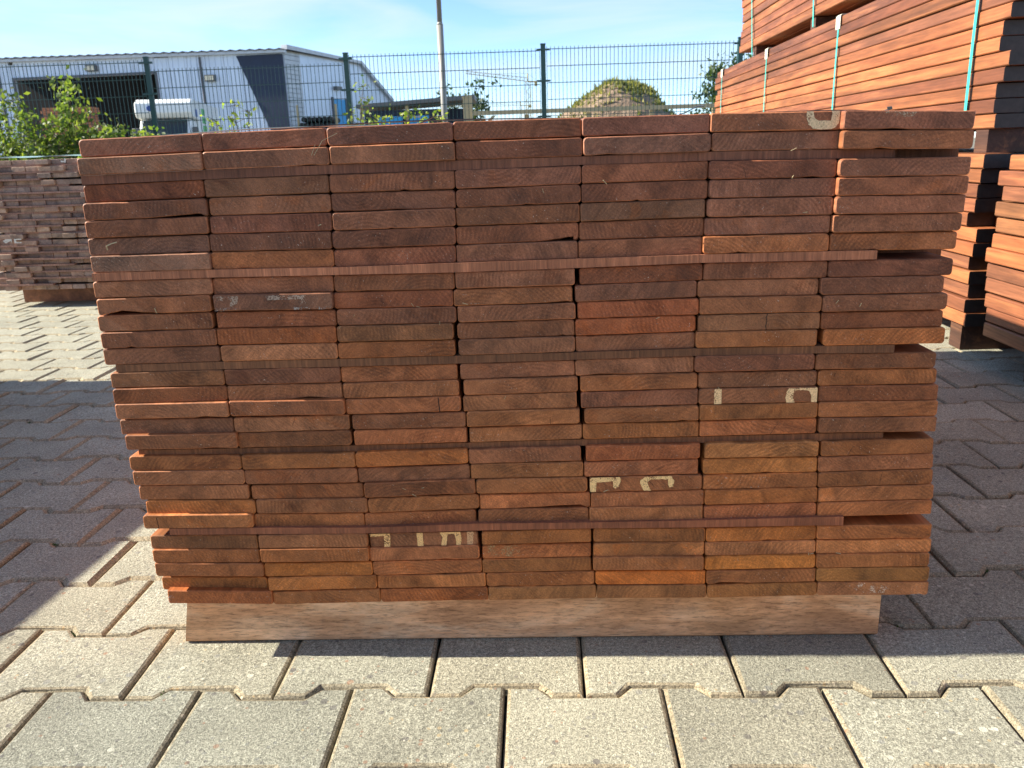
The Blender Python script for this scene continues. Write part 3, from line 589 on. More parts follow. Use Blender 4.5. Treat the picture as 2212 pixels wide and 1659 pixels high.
mark(8, 1, [(-364.6,505.5),(-331.4,505.4),(-334.4,493.5),(-343.5,493),(-341.8,500.4),(-365.4,499.5)], (0.42, 0.29, 0.20), 0.72)
mark(8, 1, [(-364.3,490.5),(-334.6,492),(-335.2,486.7),(-364.1,485.9)], (0.38, 0.29, 0.23), 0.68)
mark(8, 1, [(-298.3,505.3),(-247.4,505),(-248.6,493.6),(-254.5,494.5),(-255.4,500.2),(-295.9,500)], (0.44, 0.31, 0.22), 0.72)
mark(8, 1, [(-263.9,490.2),(-218.1,490.6),(-218.2,484.9),(-263.7,484.9)], (0.40, 0.32, 0.26), 0.68)
mark(0, 6, [(418, 697.5), (440, 694.0), (460, 693.2), (458, 689.0), (447, 687.5), (430, 690.5)], (0.42, 0.29, 0.18), 0.7)
mark(26, 0, [(-499, 97), (-478, 98), (-466, 92), (-470, 82), (-497, 82)], (0.50, 0.40, 0.34), 0.55)
mark(26, 1, [(-350, 95), (-335, 96), (-330, 88), (-336, 80), (-350, 80)], (0.50, 0.40, 0.34), 0.55)
mark(26, 6, [(448, 103), (470, 103), (495, 100), (482, 88), (450, 86), (443, 94)], (0.66, 0.48, 0.34), 0.52)
mark(23, 3, [(-45, 163), (-30, 164), (-15, 162), (2, 162), (4, 146), (-30, 147), (-46, 147)], (0.42, 0.25, 0.11), 0.6)
def crack(r, c, pts, w=0.7):
    mark(r, c, [(x - w * (0.6 if i else 0.3), z) for i, (x, z) in enumerate(pts)] + [(x + w * (0.6 if i else 1), z) for i, (x, z) in reversed(list(enumerate(pts)))], name='crack')
crack(10, 5, [(311.1,466.6),(309.9,461.8),(311.2,458),(309.9,452.1),(310.9,446.9)])
crack(14, 2, [(-94,369.7),(-93.3,362.5),(-92.7,354.6),(-92.6,350.1)], 0.9)
crack(21, 0, [(-477.8,212.9),(-476.8,205.4),(-476.6,199.8),(-476.2,194.1)], 0.6)
crack(19, 6, [(466.2,259.2),(464.9,252.3),(464.1,242.6)], 0.3)

for _ in range(22):                                   # drying checks in the end grain
    r_, c_ = rc.randrange(27), rc.randrange(7); x, z, w, h, rot, off = PLANKS[r_ * 7 + c_]
    cx = x + rc.uniform(-0.42, 0.42) * w; l_ = rc.uniform(0.25, 0.7) * h; s_ = rc.choice((-1, 1)); sl = rc.uniform(-0.9, 0.9)
    z0 = z + s_ * (h / 2 - 0.8); pts = []
    for k in range(5): pts.append((cx + sl * l_ * k / 4 + rc.gauss(0, 0.35), z0 - s_ * l_ * k / 4))
    crack(r_, c_, pts, rc.uniform(0.18, 0.42))

# straps lying loose over the top
def top_strap(y, lift, mat, w, xa, xb, name, tails=()):
    mb = MB(); N = 28
    zt = lambda x: 0.6965 + 0.004 * (1 - (x / 0.5) ** 2)
    pts = []
    for k in range(N + 1):
        x = xa + (xb - xa) * k / N; pts.append((x, y + 0.012 * math.sin(x * 5 + y * 9), zt(x) + 0.0012 + lift * (0.55 + 0.45 * math.sin(x * 9 + y * 30)) * math.sin(math.pi * k / N) ** 0.4))
    for t in tails: pts.append(t)
    for (x, yy, z) in pts: mb.v += [(x, yy, z), (x, yy + w, z), (x, yy + w, z + 0.0009), (x, yy, z + 0.0009)]
    for k in range(len(pts) - 1):
        a, b = 4 * k, 4 * k + 4
        for s in range(4):
            t = (s + 1) % 4; mb.face((a + t, a + s, b + s, b + t))
    mb.face((0, 1, 2, 3)); e = 4 * (len(pts) - 1); mb.face((e + 3, e + 2, e + 1, e))
    mb.build(name, mat, stack)
top_strap(0.16, 0.007, M['clear'], 0.016, -0.50, 0.30, 'strap')
top_strap(0.10, 0.006, M['film'], 0.015, -0.30, 0.46, 'strap', tails=((0.468, 0.097, 0.698), (0.476, 0.094, 0.7005), (0.474, 0.092, 0.703)))
top_strap(0.42, 0.004, M['strap'], 0.016, -0.50, 0.50, 'strap')
for (cx, cy) in ((0.205, 0.03), (-0.11, 0.05)):           # a curl of torn film
    mb = MB(); N = 10; pts = []
    for k in range(N):
        t = k / (N - 1); pts.append((cx + 0.03 * t, cy + 0.01 * t, 0.7012 + 0.011 * math.sin(t * 2.3) * t))
    for (x, y, z) in pts: mb.v += [(x, y, z), (x + 0.002, y + 0.012, z + 0.001)]
    for k in range(N - 1): mb.face((2 * k, 2 * k + 2, 2 * k + 3, 2 * k + 1))
    o = mb.build('film_scrap', M['film'], stack); sm = o.modifiers.new('t', 'SOLIDIFY'); sm.thickness = 0.0008
# wood splinters caught on the ends
def splinter(x, z, pts, y=-0.004, r=0.00035):
    mb = MB()
    for a, b in zip(pts, pts[1:]): mb.bar((x + a[0], y - a[2], z + a[1]), (x + b[0], y - b[2], z + b[1]), r, 4)
    o = mb.build('splinter', M['pine'], stack)
splinter(-0.222, 0.668, [(0, 0, 0), (0.012, 0.016, 0.003), (0.030, 0.024, 0.002)])
splinter(-0.225, 0.668, [(0, 0, 0), (0.006, 0.012, 0.002)])
splinter(-0.485, 0.570, [(0, -0.004, 0.001), (0.001, 0.001, 0.004), (0.007, 0.0035, 0.003), (0.013, 0.005, 0.001)], r=0.0009)
for n in range(26):
    x = random.uniform(-0.47, 0.45); z = random.choice((0.585, 0.62, 0.48, 0.46, 0.37, 0.24, 0.15, 0.66)) + random.uniform(-0.008, 0.008)
    a = random.uniform(0, 3.1); l = random.uniform(0.003, 0.007)
    splinter(x, z, [(0, 0, -0.002), (l * math.cos(a), l * math.sin(a), 0.001)], r=random.uniform(0.0003, 0.0006))

# ------------------------------------------------------------------ finely stickered stack behind on the left
def left_stack():
    t = empty('lumber_stack', (-2.54, 4.075, 0), YAW)
    tag(t, 'stack of thin dark battens with strips between every layer, beside the green shrub', 'lumber stack')
    W, NL, NC = 0.066, 20, 15; z0 = 0.086; pit = 0.0313
    variants = []
    for k in range(4):
        me = plank_mesh(W - 0.002, 0.0222, random.gauss(0, 0.6), random.gauss(0, 0.5), L=1.5); variants.append(me)
    pal = [(108, 88, 75), (104, 86, 74), (111, 90, 76), (101, 84, 74), (115, 95, 80), (107, 85, 72), (99, 83, 74)]
    for r in range(NL):
        sh = random.gauss(0, 0.006)
        for c in range(NC):
            x = (c + 0.5) * W + sh; z = z0 + r * pit + 0.0112
            off = random.gauss(0, 0.006) - (0.02 if random.random() < 0.12 else 0)
            v_ = random.uniform(1.9, 2.7); cl = tuple(q * v_ for q in rgb(random.choice(pal)))
            place('batten', variants[random.randrange(4)], t, (x, off, z), (0, random.gauss(0, 0.006), 0), color=cl)
        if r < NL - 1:
            mb = MB(); xa = random.choice((-0.005, 0.0, 0.02, 0.1)); xb = random.uniform(0.3, 1.0)
            mb.box((xa, random.choice((-0.022, -0.016, -0.012, 0.0)), z0 + r * pit + 0.0226), (xb, 0.05, z0 + (r + 1) * pit - 0.0002))
            m3 = MB(); m3.box((0, 1.2, z0 + r * pit + 0.0226), (0.99, 1.25, z0 + (r + 1) * pit - 0.0002)); o3 = m3.build('spacer_strip', M['strip'], t); o3.color = (*rgb((150, 104, 86)), 1)
            o = mb.build('spacer_strip', M['strip'], t); o.color = (*rgb((150, 114, 98)), 1)
    for y in (0.16, 1.2):
        mb = MB(); mb.box((0.03, y, 0.0), (0.98, y + 0.09, 0.084)); o = mb.build('bearer', M['timber'], t); o.color = (*rgb((150, 100, 70)), 1)
    mb = MB()
    N = 16
    for k in range(N + 1):
        x = -0.01 + 1.0 * k / N; z = 0.7125 + 0.006 * math.sin(k * 0.7) ** 2
        mb.v += [(x, 0.03, z), (x, 0.30, z + 0.004), (x, 0.30, z + 0.006), (x, 0.03, z + 0.002)]
    for k in range(N):
        a, b = 4 * k, 4 * k + 4
        for s in range(4):
            q = (s + 1) % 4; mb.face((a + q, a + s, b + s, b + q))
    mb.build('top_sheet', M['clear'], t)
    def lmark(pts, dx=0.11):
        pts = [(x + dx, z) for x, z in pts]
        mb = MB(); mb.prism([(x, z) for x, z in pts], -0.0245, -0.0235); o = mb.build('paint_mark', M['paint'], t); o.color = (0.72, 0.68, 0.6, 1)
    lmark([(0.002, 0.318), (0.028, 0.330), (0.034, 0.318), (0.034, 0.338), (0.004, 0.338), (-0.01, 0.330)])
    lmark([(0.046, 0.318), (0.082, 0.318), (0.082, 0.323), (0.055, 0.324), (0.055, 0.333), (0.082, 0.333), (0.082, 0.338), (0.046, 0.338)])
    lmark([(0.330, 0.688), (0.352, 0.686), (0.356, 0.700), (0.348, 0.706), (0.346, 0.693), (0.330, 0.695)], 0.125)
    return t
left_stack()

# a stack outside the picture on the left: its shadow lies on the paving
def shade_stack():
    t = empty('lumber_stack', (-1.67, 2.53, 0), R(-7.0))
    tag(t, 'stack of brown planks standing just left of the picture, shading the paving', 'lumber stack')
    mb = MB()
    for r in range(27):
        z = 0.085 + r * 0.0225
        for c in range(7):
            x = -0.148 * (c + 1); s = random.gauss(0, 0.004)
            mb.box((x + 0.001 + s, -2.6 + random.gauss(0, .004), z), (x + 0.147 + s, random.gauss(0, 0.004), z + 0.0215))
    o = mb.build('planks', [M['timber']], t); o.color = (*rgb((150, 96, 70)), 1); tag(o, kind='stuff')
    for y in (-2.4, -1.3, -0.15):
        mb = MB(); mb.box((-1.03, y - 0.09, 0), (-0.01, y, 0.084)); mb.build('bearer', M['beam'], t)
shade_stack()

# ------------------------------------------------------------------ timber bundles on the right
TC = [(134, 80, 52), (144, 88, 52), (126, 74, 48), (140, 84, 50), (124, 76, 53), (150, 98, 62), (132, 82, 56)]
def beam_mesh(w, h, L):
    mb = MB(); e = 0.003; hw, hh = w / 2, h / 2
    prof = [(-hw + e, -hh), (hw - e, -hh), (hw, -hh + e), (hw, hh - e), (hw - e, hh), (-hw + e, hh), (-hw, hh - e), (-hw, -hh + e)]
    N = 8; mb.v = [(x, 0, z) for x, z in prof] + [(x, L, z) for x, z in prof]
    mb.face(tuple(range(N)), 1); mb.face(tuple(2 * N - 1 - i for i in range(N)), 1)
    for i in range(N):
        j = (i + 1) % N; mb.face((j, i, N + i, N + j))
    return mb.mesh('timber', (M['timber'], M['wax']))

def bundle(x, y, z0, L, label, near, NL=12, pit=0.0445, W=0.088, NC=8, h=0.0412, straps=(), guards=True, bearers=(), bh=0.07, flip=False, jit=0.02, strap_z=None):
    """near: Y offset of the near end for each layer of the outer column"""
    t = empty('timber_bundle', (x, y, 0), YAW); tag(t, label, 'timber bundle', 'strapped bundles of red timber on the right')
    me = beam_mesh(W - 0.003, h, L)
    for r in range(NL):
        z = z0 + (r + 0.5) * pit + random.uniform(0, 0.001)
        for c in range(NC):
            o0 = near[r] if c == 0 else random.uniform(-jit, 2 * jit)
            xo = random.gauss(0.0, 0.0035) if c == 0 else 0
            v_ = random.uniform(0.66, 0.95); cl = tuple(q * v_ for q in rgb(random.choice(TC)))
            if c == 0 and r in (5, 6): cl = tuple(q * 0.8 for q in rgb((166, 98, 58)))
            yy = (o0 - L) if flip else o0
            place('timber', me, t, (W * (c + 0.5) + xo, yy, z), (random.gauss(0, 0.0005), 0, random.gauss(0, 0.0011) if c == 0 else 0), color=cl)
    zt = z0 + NL * pit
    for (sy, sy2, zl) in straps:
        mb = MB(); w = 0.0085; wd = W * NC
        path = [(0.30, sy, zt + 0.003), (0.02, sy, zt + 0.004), (-0.004, sy, zt - 0.004), (-0.0065, sy + 0.6 * (sy2 - sy), (zt + zl) / 2), (-0.0065, sy2, zl), (0.02, sy2, zl - 0.004), (0.30, sy2, zl - 0.004)]
        for (px, py, pz) in path: mb.v += [(px, py - w, pz), (px, py + w, pz), (px + 0.0006, py + w, pz - 0.0012), (px + 0.0006, py - w, pz - 0.0012)]
        for k in range(len(path) - 1):
            a, b = 4 * k, 4 * k + 4
            for s in range(4):
                q = (s + 1) % 4; mb.face((a + q, a + s, b + s, b + q))
        mb.face((0, 1, 2, 3)); e = 4 * (len(path) - 1); mb.face((e + 3, e + 2, e + 1, e))
        mb.build('strap', M['strap'], t)
        if guards:
            mb = MB(); g = 0.028
            prof = [(0.045, 0.006), (0.0, 0.006), (-0.007, 0.0), (-0.007, -0.052), (-0.0045, -0.055), (-0.0038, -0.002), (0.001, 0.0025), (0.045, 0.0025)]
            mb.prism([(px, zt + pz) for px, pz in reversed(prof)], sy - g, sy + g); mb.build('corner_guard', M['guard'], t)
    for by in bearers:
        mb = MB(); e = 0.003; z1 = z0 - 0.0015; zb = z0 - bh + 0.0015
        mb.box((0.012, by, zb), (W * NC - 0.02, by + 0.075, z1)); o = mb.build('bearer', M['timber'], t); o.color = (*rgb((74, 48, 36)), 1)  # shade on the near face is put into this dark base colour
    return t
SX = lambda y: 1.445 + 0.0462 * (y - 2.556)
near1 = [0.005, 0.012, 0.028, 0.016, 0.042, 0.002, 0.003, 0.064, 0.024, 0.022, 0.012, -0.006]
bundle(SX(2.556), 2.556, 0.081, 4.1, 'lower bundle of red timber with staggered dark ends, under the strapped bundle', near1, bearers=(0.04, 1.8, 3.5), bh=0.081)
near2 = [-0.02, -0.012, -0.006, -0.04, -0.062, -0.004, -0.008, -0.045, -0.06, -0.03, -0.02, -0.05]
bundle(SX(2.556), 2.556, 0.686, 4.15, 'long bundle of red timber with four teal straps and cream corner guards', near2, pit=0.0428, h=0.0395, straps=((0.141, 0.141, 0.70), (1.39, 1.39, 0.70), (2.62, 2.62, 0.70), (3.88, 3.88, 0.70)), bearers=(0.02, 1.7, 3.4), bh=0.07)
near4 = [random.uniform(-0.04, 0.04) for _ in range(12)]
bundle(SX(2.9) + 0.005, 2.75, 1.259, 3.2, 'topmost bundle of red timber, its teal straps hanging slack', near4, pit=0.046, h=0.0425, straps=((1.70, 1.60, 1.21), (2.98, 2.83, 1.21)), guards=False, bearers=(0.10, 1.62, 2.80), bh=0.057)
near3 = [0.0, 0.006, 0.016, 0.022, 0.02, 0.015, 0.01, 0.004, 0.006, -0.03, -0.004, -0.035]
bundle(1.427, 2.43, 0.081, 3.6, 'nearest bundle of bright orange timber, cut off by the right edge', near3, flip=True, bearers=(-0.3, -1.6, -3.2), bh=0.081)

# ------------------------------------------------------------------ fence
FY = 11.12; FS = FY / 10.5
fence = empty('mesh_fence', (0, FY, 0)); tag(fence, 'dark green double wire mesh fence across the back of the yard', 'fence')
px = [-6.72 * FS, -4.22 * FS, -1.85 * FS, 0.50 * FS, 2.853 * FS, 5.2 * FS]
ztop = [1.91, 1.955, 1.925, 1.955, 1.955, 1.96]
for x, z in zip(px, ztop):
    mb = MB(); mb.box((x - 0.03, -0.02, -0.03), (x + 0.03, 0.02, z)); mb.box((x - 0.034, -0.024, z), (x + 0.034, 0.024, z + 0.015))
    p = mb.build('post', M['fence'], fence)
    for zz in (z - 0.06, z - 0.24 - 0.19, z - 0.24 - 0.62, 0.5, 0.1):
        mb = MB(); mb.box((x - 0.085, -0.038, zz - 0.012), (x + 0.085, -0.0215, zz + 0.012)); mb.build('clamp', M['fence'], p)
tops = [1.93, 1.82, 1.912, 1.93, 1.93]
for i in range(5):
    mb = MB(); a, b, zt = px[i] + 0.045, px[i + 1] - 0.045, tops[i]
    n = int((b - a) / 0.05)
    for k in range(n + 1):
        x = a + (b - a) * k / n; mb.bar((x, -0.03, 0.06), (x, -0.03, zt), 0.0042, 4)
    for k in range(10):
        z = zt - 0.03 - 0.2 * k
        if z < 0.05: break
        for dy in (-0.0365, -0.0235): mb.bar((a, dy, z), (b, dy, z), 0.0052, 4)
    mb.build('wire_panel', M['fence'], fence)

# ------------------------------------------------------------------ lamp post
lp = empty('lamp_post', (-1.15, 17, 0)); tag(lp, 'tall slim grey lighting pole rising behind the fence', 'lamp post')
mb = MB(); mb.bar((0, 0, -0.02), (0, 0, 3.05), 0.062, 16); mb.build('lower_pole', M['pole'], lp, smooth=True)
mb = MB(); mb.bar((0, 0, 3.05), (0, 0, 3.10), 0.062, 16, 0.048); mb.bar((0, 0, 3.10), (0, 0, 7.9), 0.048, 16, 0.036); mb.build('upper_pole', M['pole'], lp, smooth=True)
mb = MB(); mb.bar((0, 0, 7.85), (0.9, -0.2, 8.05), 0.03, 8); mb.box((0.8, -0.35, 8.0), (1.4, -0.1, 8.1)); mb.build('lantern', M['pole'], lp)

# ------------------------------------------------------------------ industrial hall
HR = R(-7.0); hall = empty('industrial_hall', (-11.33 + 11.33 * math.cos(HR), 46 + 11.33 * math.sin(HR), 0), HR); tag(hall, 'pale blue grey metal hall with a wide dark doorway and slanted navy panel', 'building')
EZ = 6.08; XC = -11.33; XL = -34.0
def wall_piece(x0, x1, z0, z1, name='wall_panel', m=None, y=0.0, d=0.12):
    mb = MB(); a, c = x0 + 0.012, x1 - 0.012; n = max(1, int((c - a) / 0.25)); fr = [(a, y)]
    for k in range(n):
        s = a + (c - a) * (k + 0.5) / n; fr += [(s - 0.05, y), (s - 0.03, y - 0.04), (s + 0.03, y - 0.04), (s + 0.05, y)]
    fr += [(c, y), (c, y + d), (a, y + d)]; N = len(fr)
    mb.v = [(px_, py_, z0) for px_, py_ in fr] + [(px_, py_, z1) for px_, py_ in fr]
    mb.face(tuple(N - 1 - i for i in range(N))); mb.face(tuple(N + i for i in range(N)))
    for i in range(N):
        j = (i + 1) % N; mb.face((i, j, N + j, N + i))
    return mb.build(name, m or M['clad'], hall)
x = XL
navy = lambda z: -13.92 + (6.1 - z) * 0.39
while x < XC - 0.05:
    x1 = min(x + 1.02, XC)
    if x1 > -26.6 and x < -18.5:
        if x < -26.6: wall_piece(x, -26.6, 0, EZ)
        a, b = max(x, -26.6), min(x1, -18.5)
        wall_piece(a, b, 5.3, EZ + (XC - a) * 0.0145)
        if x1 > -18.5: wall_piece(-18.5, x1, 0, EZ)
    else: wall_piece(x, x1, 0, EZ + (XC - x) * 0.0145)
    x = x1
mb = MB(); mb.prism([(navy(0), 0.0), (XC - 0.02, 0.0), (XC - 0.02, 5.98), (navy(5.98), 5.98)], -0.10, -0.045); mb.build('navy_panel', M['navy'], hall)
A = Vector((XC, 0)); B = A + Vector((2.56 * math.cos(-HR) - 8.3 * math.sin(-HR), 2.56 * math.sin(-HR) + 8.3 * math.cos(-HR)))
dirw = (B - A).normalized()
def on_wall(t, z, o=0.0):
    p = A + (B - A) * t; nx = Vector((dirw.y, -dirw.x)); p = p + nx * o
    return (p.x, p.y, z)
def end_piece(t0, t1, z0, z1a, z1b, name, m, o0=-0.10, o1=0.0):
    p = [on_wall(t0, z0, o1), on_wall(t1, z0, o1), on_wall(t1, z0, o0), on_wall(t0, z0, o0), on_wall(t0, z1a, o1), on_wall(t1, z1b, o1), on_wall(t1, z1b, o0), on_wall(t0, z1a, o0)]
    mb = MB(); mb.hexa(p); return mb.build(name, m, hall)
for k in range(8): end_piece(0.185 + k * 0.1019, 0.185 + (k + 1) * 0.1019 - 0.002, 0, 6.2, 6.2, 'wall_panel', M['clad'])
for k in range(5):
    t0, t1 = 1.0 + 0.5 * k / 5, 1.0 + 0.5 * (k + 1) / 5; zz = lambda t: 6.2 - (t - 1.0) * 4.0
    end_piece(t0, t1 - 0.002, 0, zz(t0), zz(t1), 'wall_panel', M['clad'])
end_piece(1.5, 2.45, 0, 4.2, 0.4, 'wall_panel', M['clad'])
for k in range(26):
    z = 0.1 + k * 0.235; end_piece(0.004, 0.183, z, z + 0.215, z + 0.215, 'louvre', M['trim'], -0.10, 0.02)
end_piece(0.004, 0.183, 0, 6.2, 6.2, 'corner_backing', M['roof'], -0.14, -0.105)
d = end_piece(0.565, 0.735, 0, 4.0, 4.0, 'side_door', M['blue'], 0.002, 0.05)
end_piece(0.545, 0.565, 0, 4.1, 4.1, 'door_frame', M['roof'], 0.002, 0.09)
end_piece(0.735, 0.755, 0, 4.1, 4.1, 'door_frame', M['roof'], 0.002, 0.09)
end_piece(0.59, 0.66, 4.5, 4.7, 4.7, 'wall_lamp', M['grey'], 0.002, 0.25)
# roof: ribbed sheet, gutter, back and inner walls
mb = MB(); n = 88; pts = []
for k in range(n + 1):
    xx = XL - 0.2 + (XC + 0.45 - XL) * k / n; pts.append((xx, EZ + 0.10 + (0.07 if k % 2 else 0.0)))
def roofrow(y, dz): return [(px_ + (y * (B.x - XC) / B.y), y, pz_ + dz + (XC - px_) * 0.014) for px_, pz_ in pts]
r0, r1 = roofrow(-0.35, 0.0), roofrow(8.4, 0.05)
b = len(mb.v); mb.v += r0 + r1 + [(a_, b_, c_ - 0.05) for a_, b_, c_ in r0] + [(a_, b_, c_ - 0.05) for a_, b_, c_ in r1]
m_ = n + 1
for k in range(n):
    mb.face((k, k + 1, m_ + k + 1, m_ + k)); mb.face((2 * m_ + k + 1, 2 * m_ + k, 3 * m_ + k, 3 * m_ + k + 1)); mb.face((2 * m_ + k, 2 * m_ + k + 1, k + 1, k))
mb.build('roof', M['roof'], hall)
mb = MB(); mb.hexa([on_wall(0.0, 6.2, 0.25), on_wall(1.0, 6.2, 0.25), on_wall(1.0, 6.2, -0.1), on_wall(0, 6.2, -0.1), on_wall(0, 6.42, 0.25), on_wall(1.0, 6.36, 0.25), on_wall(1.0, 6.36, -0.1), on_wall(0, 6.42, -0.1)]); mb.build('verge_trim', M['trim'], hall)
mb = MB(); mb.hexa([on_wall(1.002, 6.14, 0.22), on_wall(1.5, 4.15, 0.22), on_wall(1.5, 4.15, -0.1), on_wall(1.002, 6.14, -0.1), on_wall(1.002, 6.36, 0.22), on_wall(1.5, 4.36, 0.22), on_wall(1.5, 4.36, -0.1), on_wall(1.002, 6.36, -0.1)]); mb.build('verge_trim', M['trim'], hall)
mb = MB(); e_ = (XC - XL) * 0.0135; mb.hexa([(XL, -0.30, EZ - 0.06 + e_), (XC + 0.2, -0.30, EZ - 0.06), (XC + 0.2, -0.02, EZ - 0.06), (XL, -0.02, EZ - 0.06 + e_), (XL, -0.30, EZ + 0.08 + e_), (XC + 0.2, -0.30, EZ + 0.08), (XC + 0.2, -0.02, EZ + 0.08), (XL, -0.02, EZ + 0.08 + e_)]); mb.build('gutter', M['trim'], hall)
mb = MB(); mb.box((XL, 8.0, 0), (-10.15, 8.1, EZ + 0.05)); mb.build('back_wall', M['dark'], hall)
for xx in (-27.5, -15.9):
    mb = MB(); mb.bar((xx, -0.09, 0), (xx, -0.09, EZ - 0.07), 0.06, 8); mb.build('downpipe', M['roof'], hall)
for xx, zz in ((-22.0, 5.72), (-15.4, 4.95)):
    mb = MB(); mb.box((xx - 0.28, -0.26, zz - 0.16), (xx + 0.28, -0.01, zz + 0.16)); f = mb.build('floodlight', M['grey'], hall)
    mb = MB(); mb.box((xx - 0.22, -0.285, zz - 0.11), (xx - 0.02, -0.262, zz + 0.11)); mb.build('lens', M['lamp'], f)
    mb = MB(); mb.box((xx + 0.02, -0.285, zz - 0.11), (xx + 0.22, -0.262, zz + 0.11)); mb.build('lens', M['lamp'], f)
for (a0, a1, c0, c1) in ((-26.72, -26.6, 0, 5.42), (-18.5, -18.38, 0, 5.42), (-26.6, -18.5, 5.30, 5.42)):
    mb = MB(); mb.box((a0, -0.10, c0), (a1, -0.043, c1)); mb.build('door_frame', M['roof'], hall)

# brown timber pile in front of the hall doorway
pile = empty('timber_pile', (-23.2, 43.4, 0)); tag(pile, 'high brown timber pile in front of the dark hall doorway', 'timber pile')
for k in range(24):
    mb = MB(); z = 0.06 + k * 0.146; a = random.uniform(0, 0.25); mb.box((a, random.uniform(0, 0.05), z), (2.7 - random.uniform(0, 0.25), 1.1, z + 0.128))
    o = mb.build('timber', M['strip'], pile); o.color = (*rgb((172, 116, 84)), 1)

# stacked dark pipes beside the hall
pp = empty('pipe_stack', (-10.15, 43.5, 0)); tag(pp, 'stack of dark plastic pipes beside the hall end wall', 'pipes')
for r in range(10):
    for c in range(6):
        mb = MB(); xx = c * 0.26 + (0.13 if r % 2 else 0); zz = 0.15 + r * 0.27
        mb.bar((xx, 0, zz), (xx, 2.2, zz), 0.128, 12, caps=False); mb.bar((xx, 0.02, zz), (xx, 2.2, zz), 0.10, 12)
        mb.build('pipe', M['tyre'], pp)
for xx in (-0.22, 1.72):
    mb = MB(); mb.box((xx - 0.05, 0.3, 0), (xx + 0.05, 0.4, 3.3)); mb.build('stake', M['pine'], pp)

# ------------------------------------------------------------------ camper van
cv = empty('camper_van', (-14.40, 34, 0), R(9)); tag(cv, 'white camper van with overhanging cab bed, parked in front of the hall', 'camper van')
WW = 2.06; cv.scale = (1.04, 1.04, 1.05)
def body_prism(name, prof, x0, x1, m, parent=cv):      # profile in (y,z), extruded along x
    mb = MB(); n = len(prof); mb.v = [(x0, y, z) for y, z in prof] + [(x1, y, z) for y, z in prof]
    mb.face(tuple(range(n))); mb.face(tuple(2 * n - 1 - i for i in range(n)))
    for i in range(n):
        j = (i + 1) % n; mb.face((j, i, n + i, n + j))
    o = mb.build(name, m, parent); bv = o.modifiers.new('b', 'BEVEL'); bv.width = 0.05; bv.segments = 3; bv.limit_method = 'ANGLE'; return o
alc = body_prism('cab_bed', [(-0.05, 2.48), (0.10, 2.30), (1.2, 2.22), (1.6, 2.98), (0.35, 2.98), (0.02, 2.84)], 0, WW, M['white'])
body_prism('living_body', [(1.22, 0.55), (5.9, 0.45), (5.9, 2.96), (1.62, 2.96), (1.22, 2.21)], 0.0, WW, M['white'])
cab = body_prism('cab', [(-0.75, 0.45), (1.21, 0.45), (1.21, 2.20), (0.22, 2.24), (-0.34, 1.60), (-0.72, 1.30)], 0.10, WW - 0.10, M['white'])
mb = MB(); mb.add([(0.20, -0.33, 1.63), (WW - 0.20, -0.33, 1.63), (WW - 0.24, 0.17, 2.20), (0.24, 0.17, 2.20)], [(0, 1, 2, 3)]); o = mb.build('windshield', M['glass'], cab); s_ = o.modifiers.new('t', 'SOLIDIFY'); s_.thickness = 0.03; s_.offset = 1
for xx in (-0.16, WW - 0.06):
    mb = MB(); mb.box((xx, -0.10, 1.55), (xx + 0.22, 0.02, 1.95)); o = mb.build('wing_mirror', M['grey'], cab); bv = o.modifiers.new('b', 'BEVEL'); bv.width = 0.03
for xx in (0.22, WW - 0.52):
    mb = MB(); mb.box((xx, -0.775, 0.80), (xx + 0.30, -0.74, 1.02)); mb.build('headlight', M['lamp'], cab)
mb = MB(); mb.box((0.12, -0.80, 0.38), (WW - 0.12, -0.70, 0.62)); mb.build('bumper', M['grey'], cab)
mb = MB(); mb.box((0.66, -0.77, 0.78), (WW - 0.66, -0.742, 1.0)); mb.build('grille', M['grey'], cab)
mb = MB(); mb.bar((0.55, -0.065, 2.64), (0.55, 0.0, 2.64), 0.10, 14); mb.build('emblem', M['bluem'], alc)
for y0, y1, z0, z1 in ((1.9, 2.7, 1.5, 2.75),):
    for k in range(4):
        mb = MB(); mb.box((WW - 0.003, y0, z0 + k * 0.32), (WW + 0.012, y1 - k * 0.06, z0 + k * 0.32 + 0.24)); mb.build('green_decal', M['green'], cv)
mb = MB(); mb.box((WW - 0.003, 0.60, 2.35), (WW + 0.012, 0.95, 2.62)); mb.build('side_emblem', M['bluem'], cv)
mb = MB(); mb.box((WW - 0.003, 3.3, 1.5), (WW + 0.012, 4.6, 2.1)); mb.build('side_window', M['glass'], cv)
for xx in (0.02, WW - 0.22):
    for yy in (0.1, 4.3):
        mb = MB(); mb.bar((xx, yy, 0.34), (xx + 0.2, yy, 0.34), 0.34, 20); w_ = mb.build('wheel', M['tyre'], cv)
        mb = MB(); mb.bar((xx - 0.01, yy, 0.34), (xx + 0.21, yy, 0.34), 0.19, 14); mb.build('rim', M['pole'], w_)

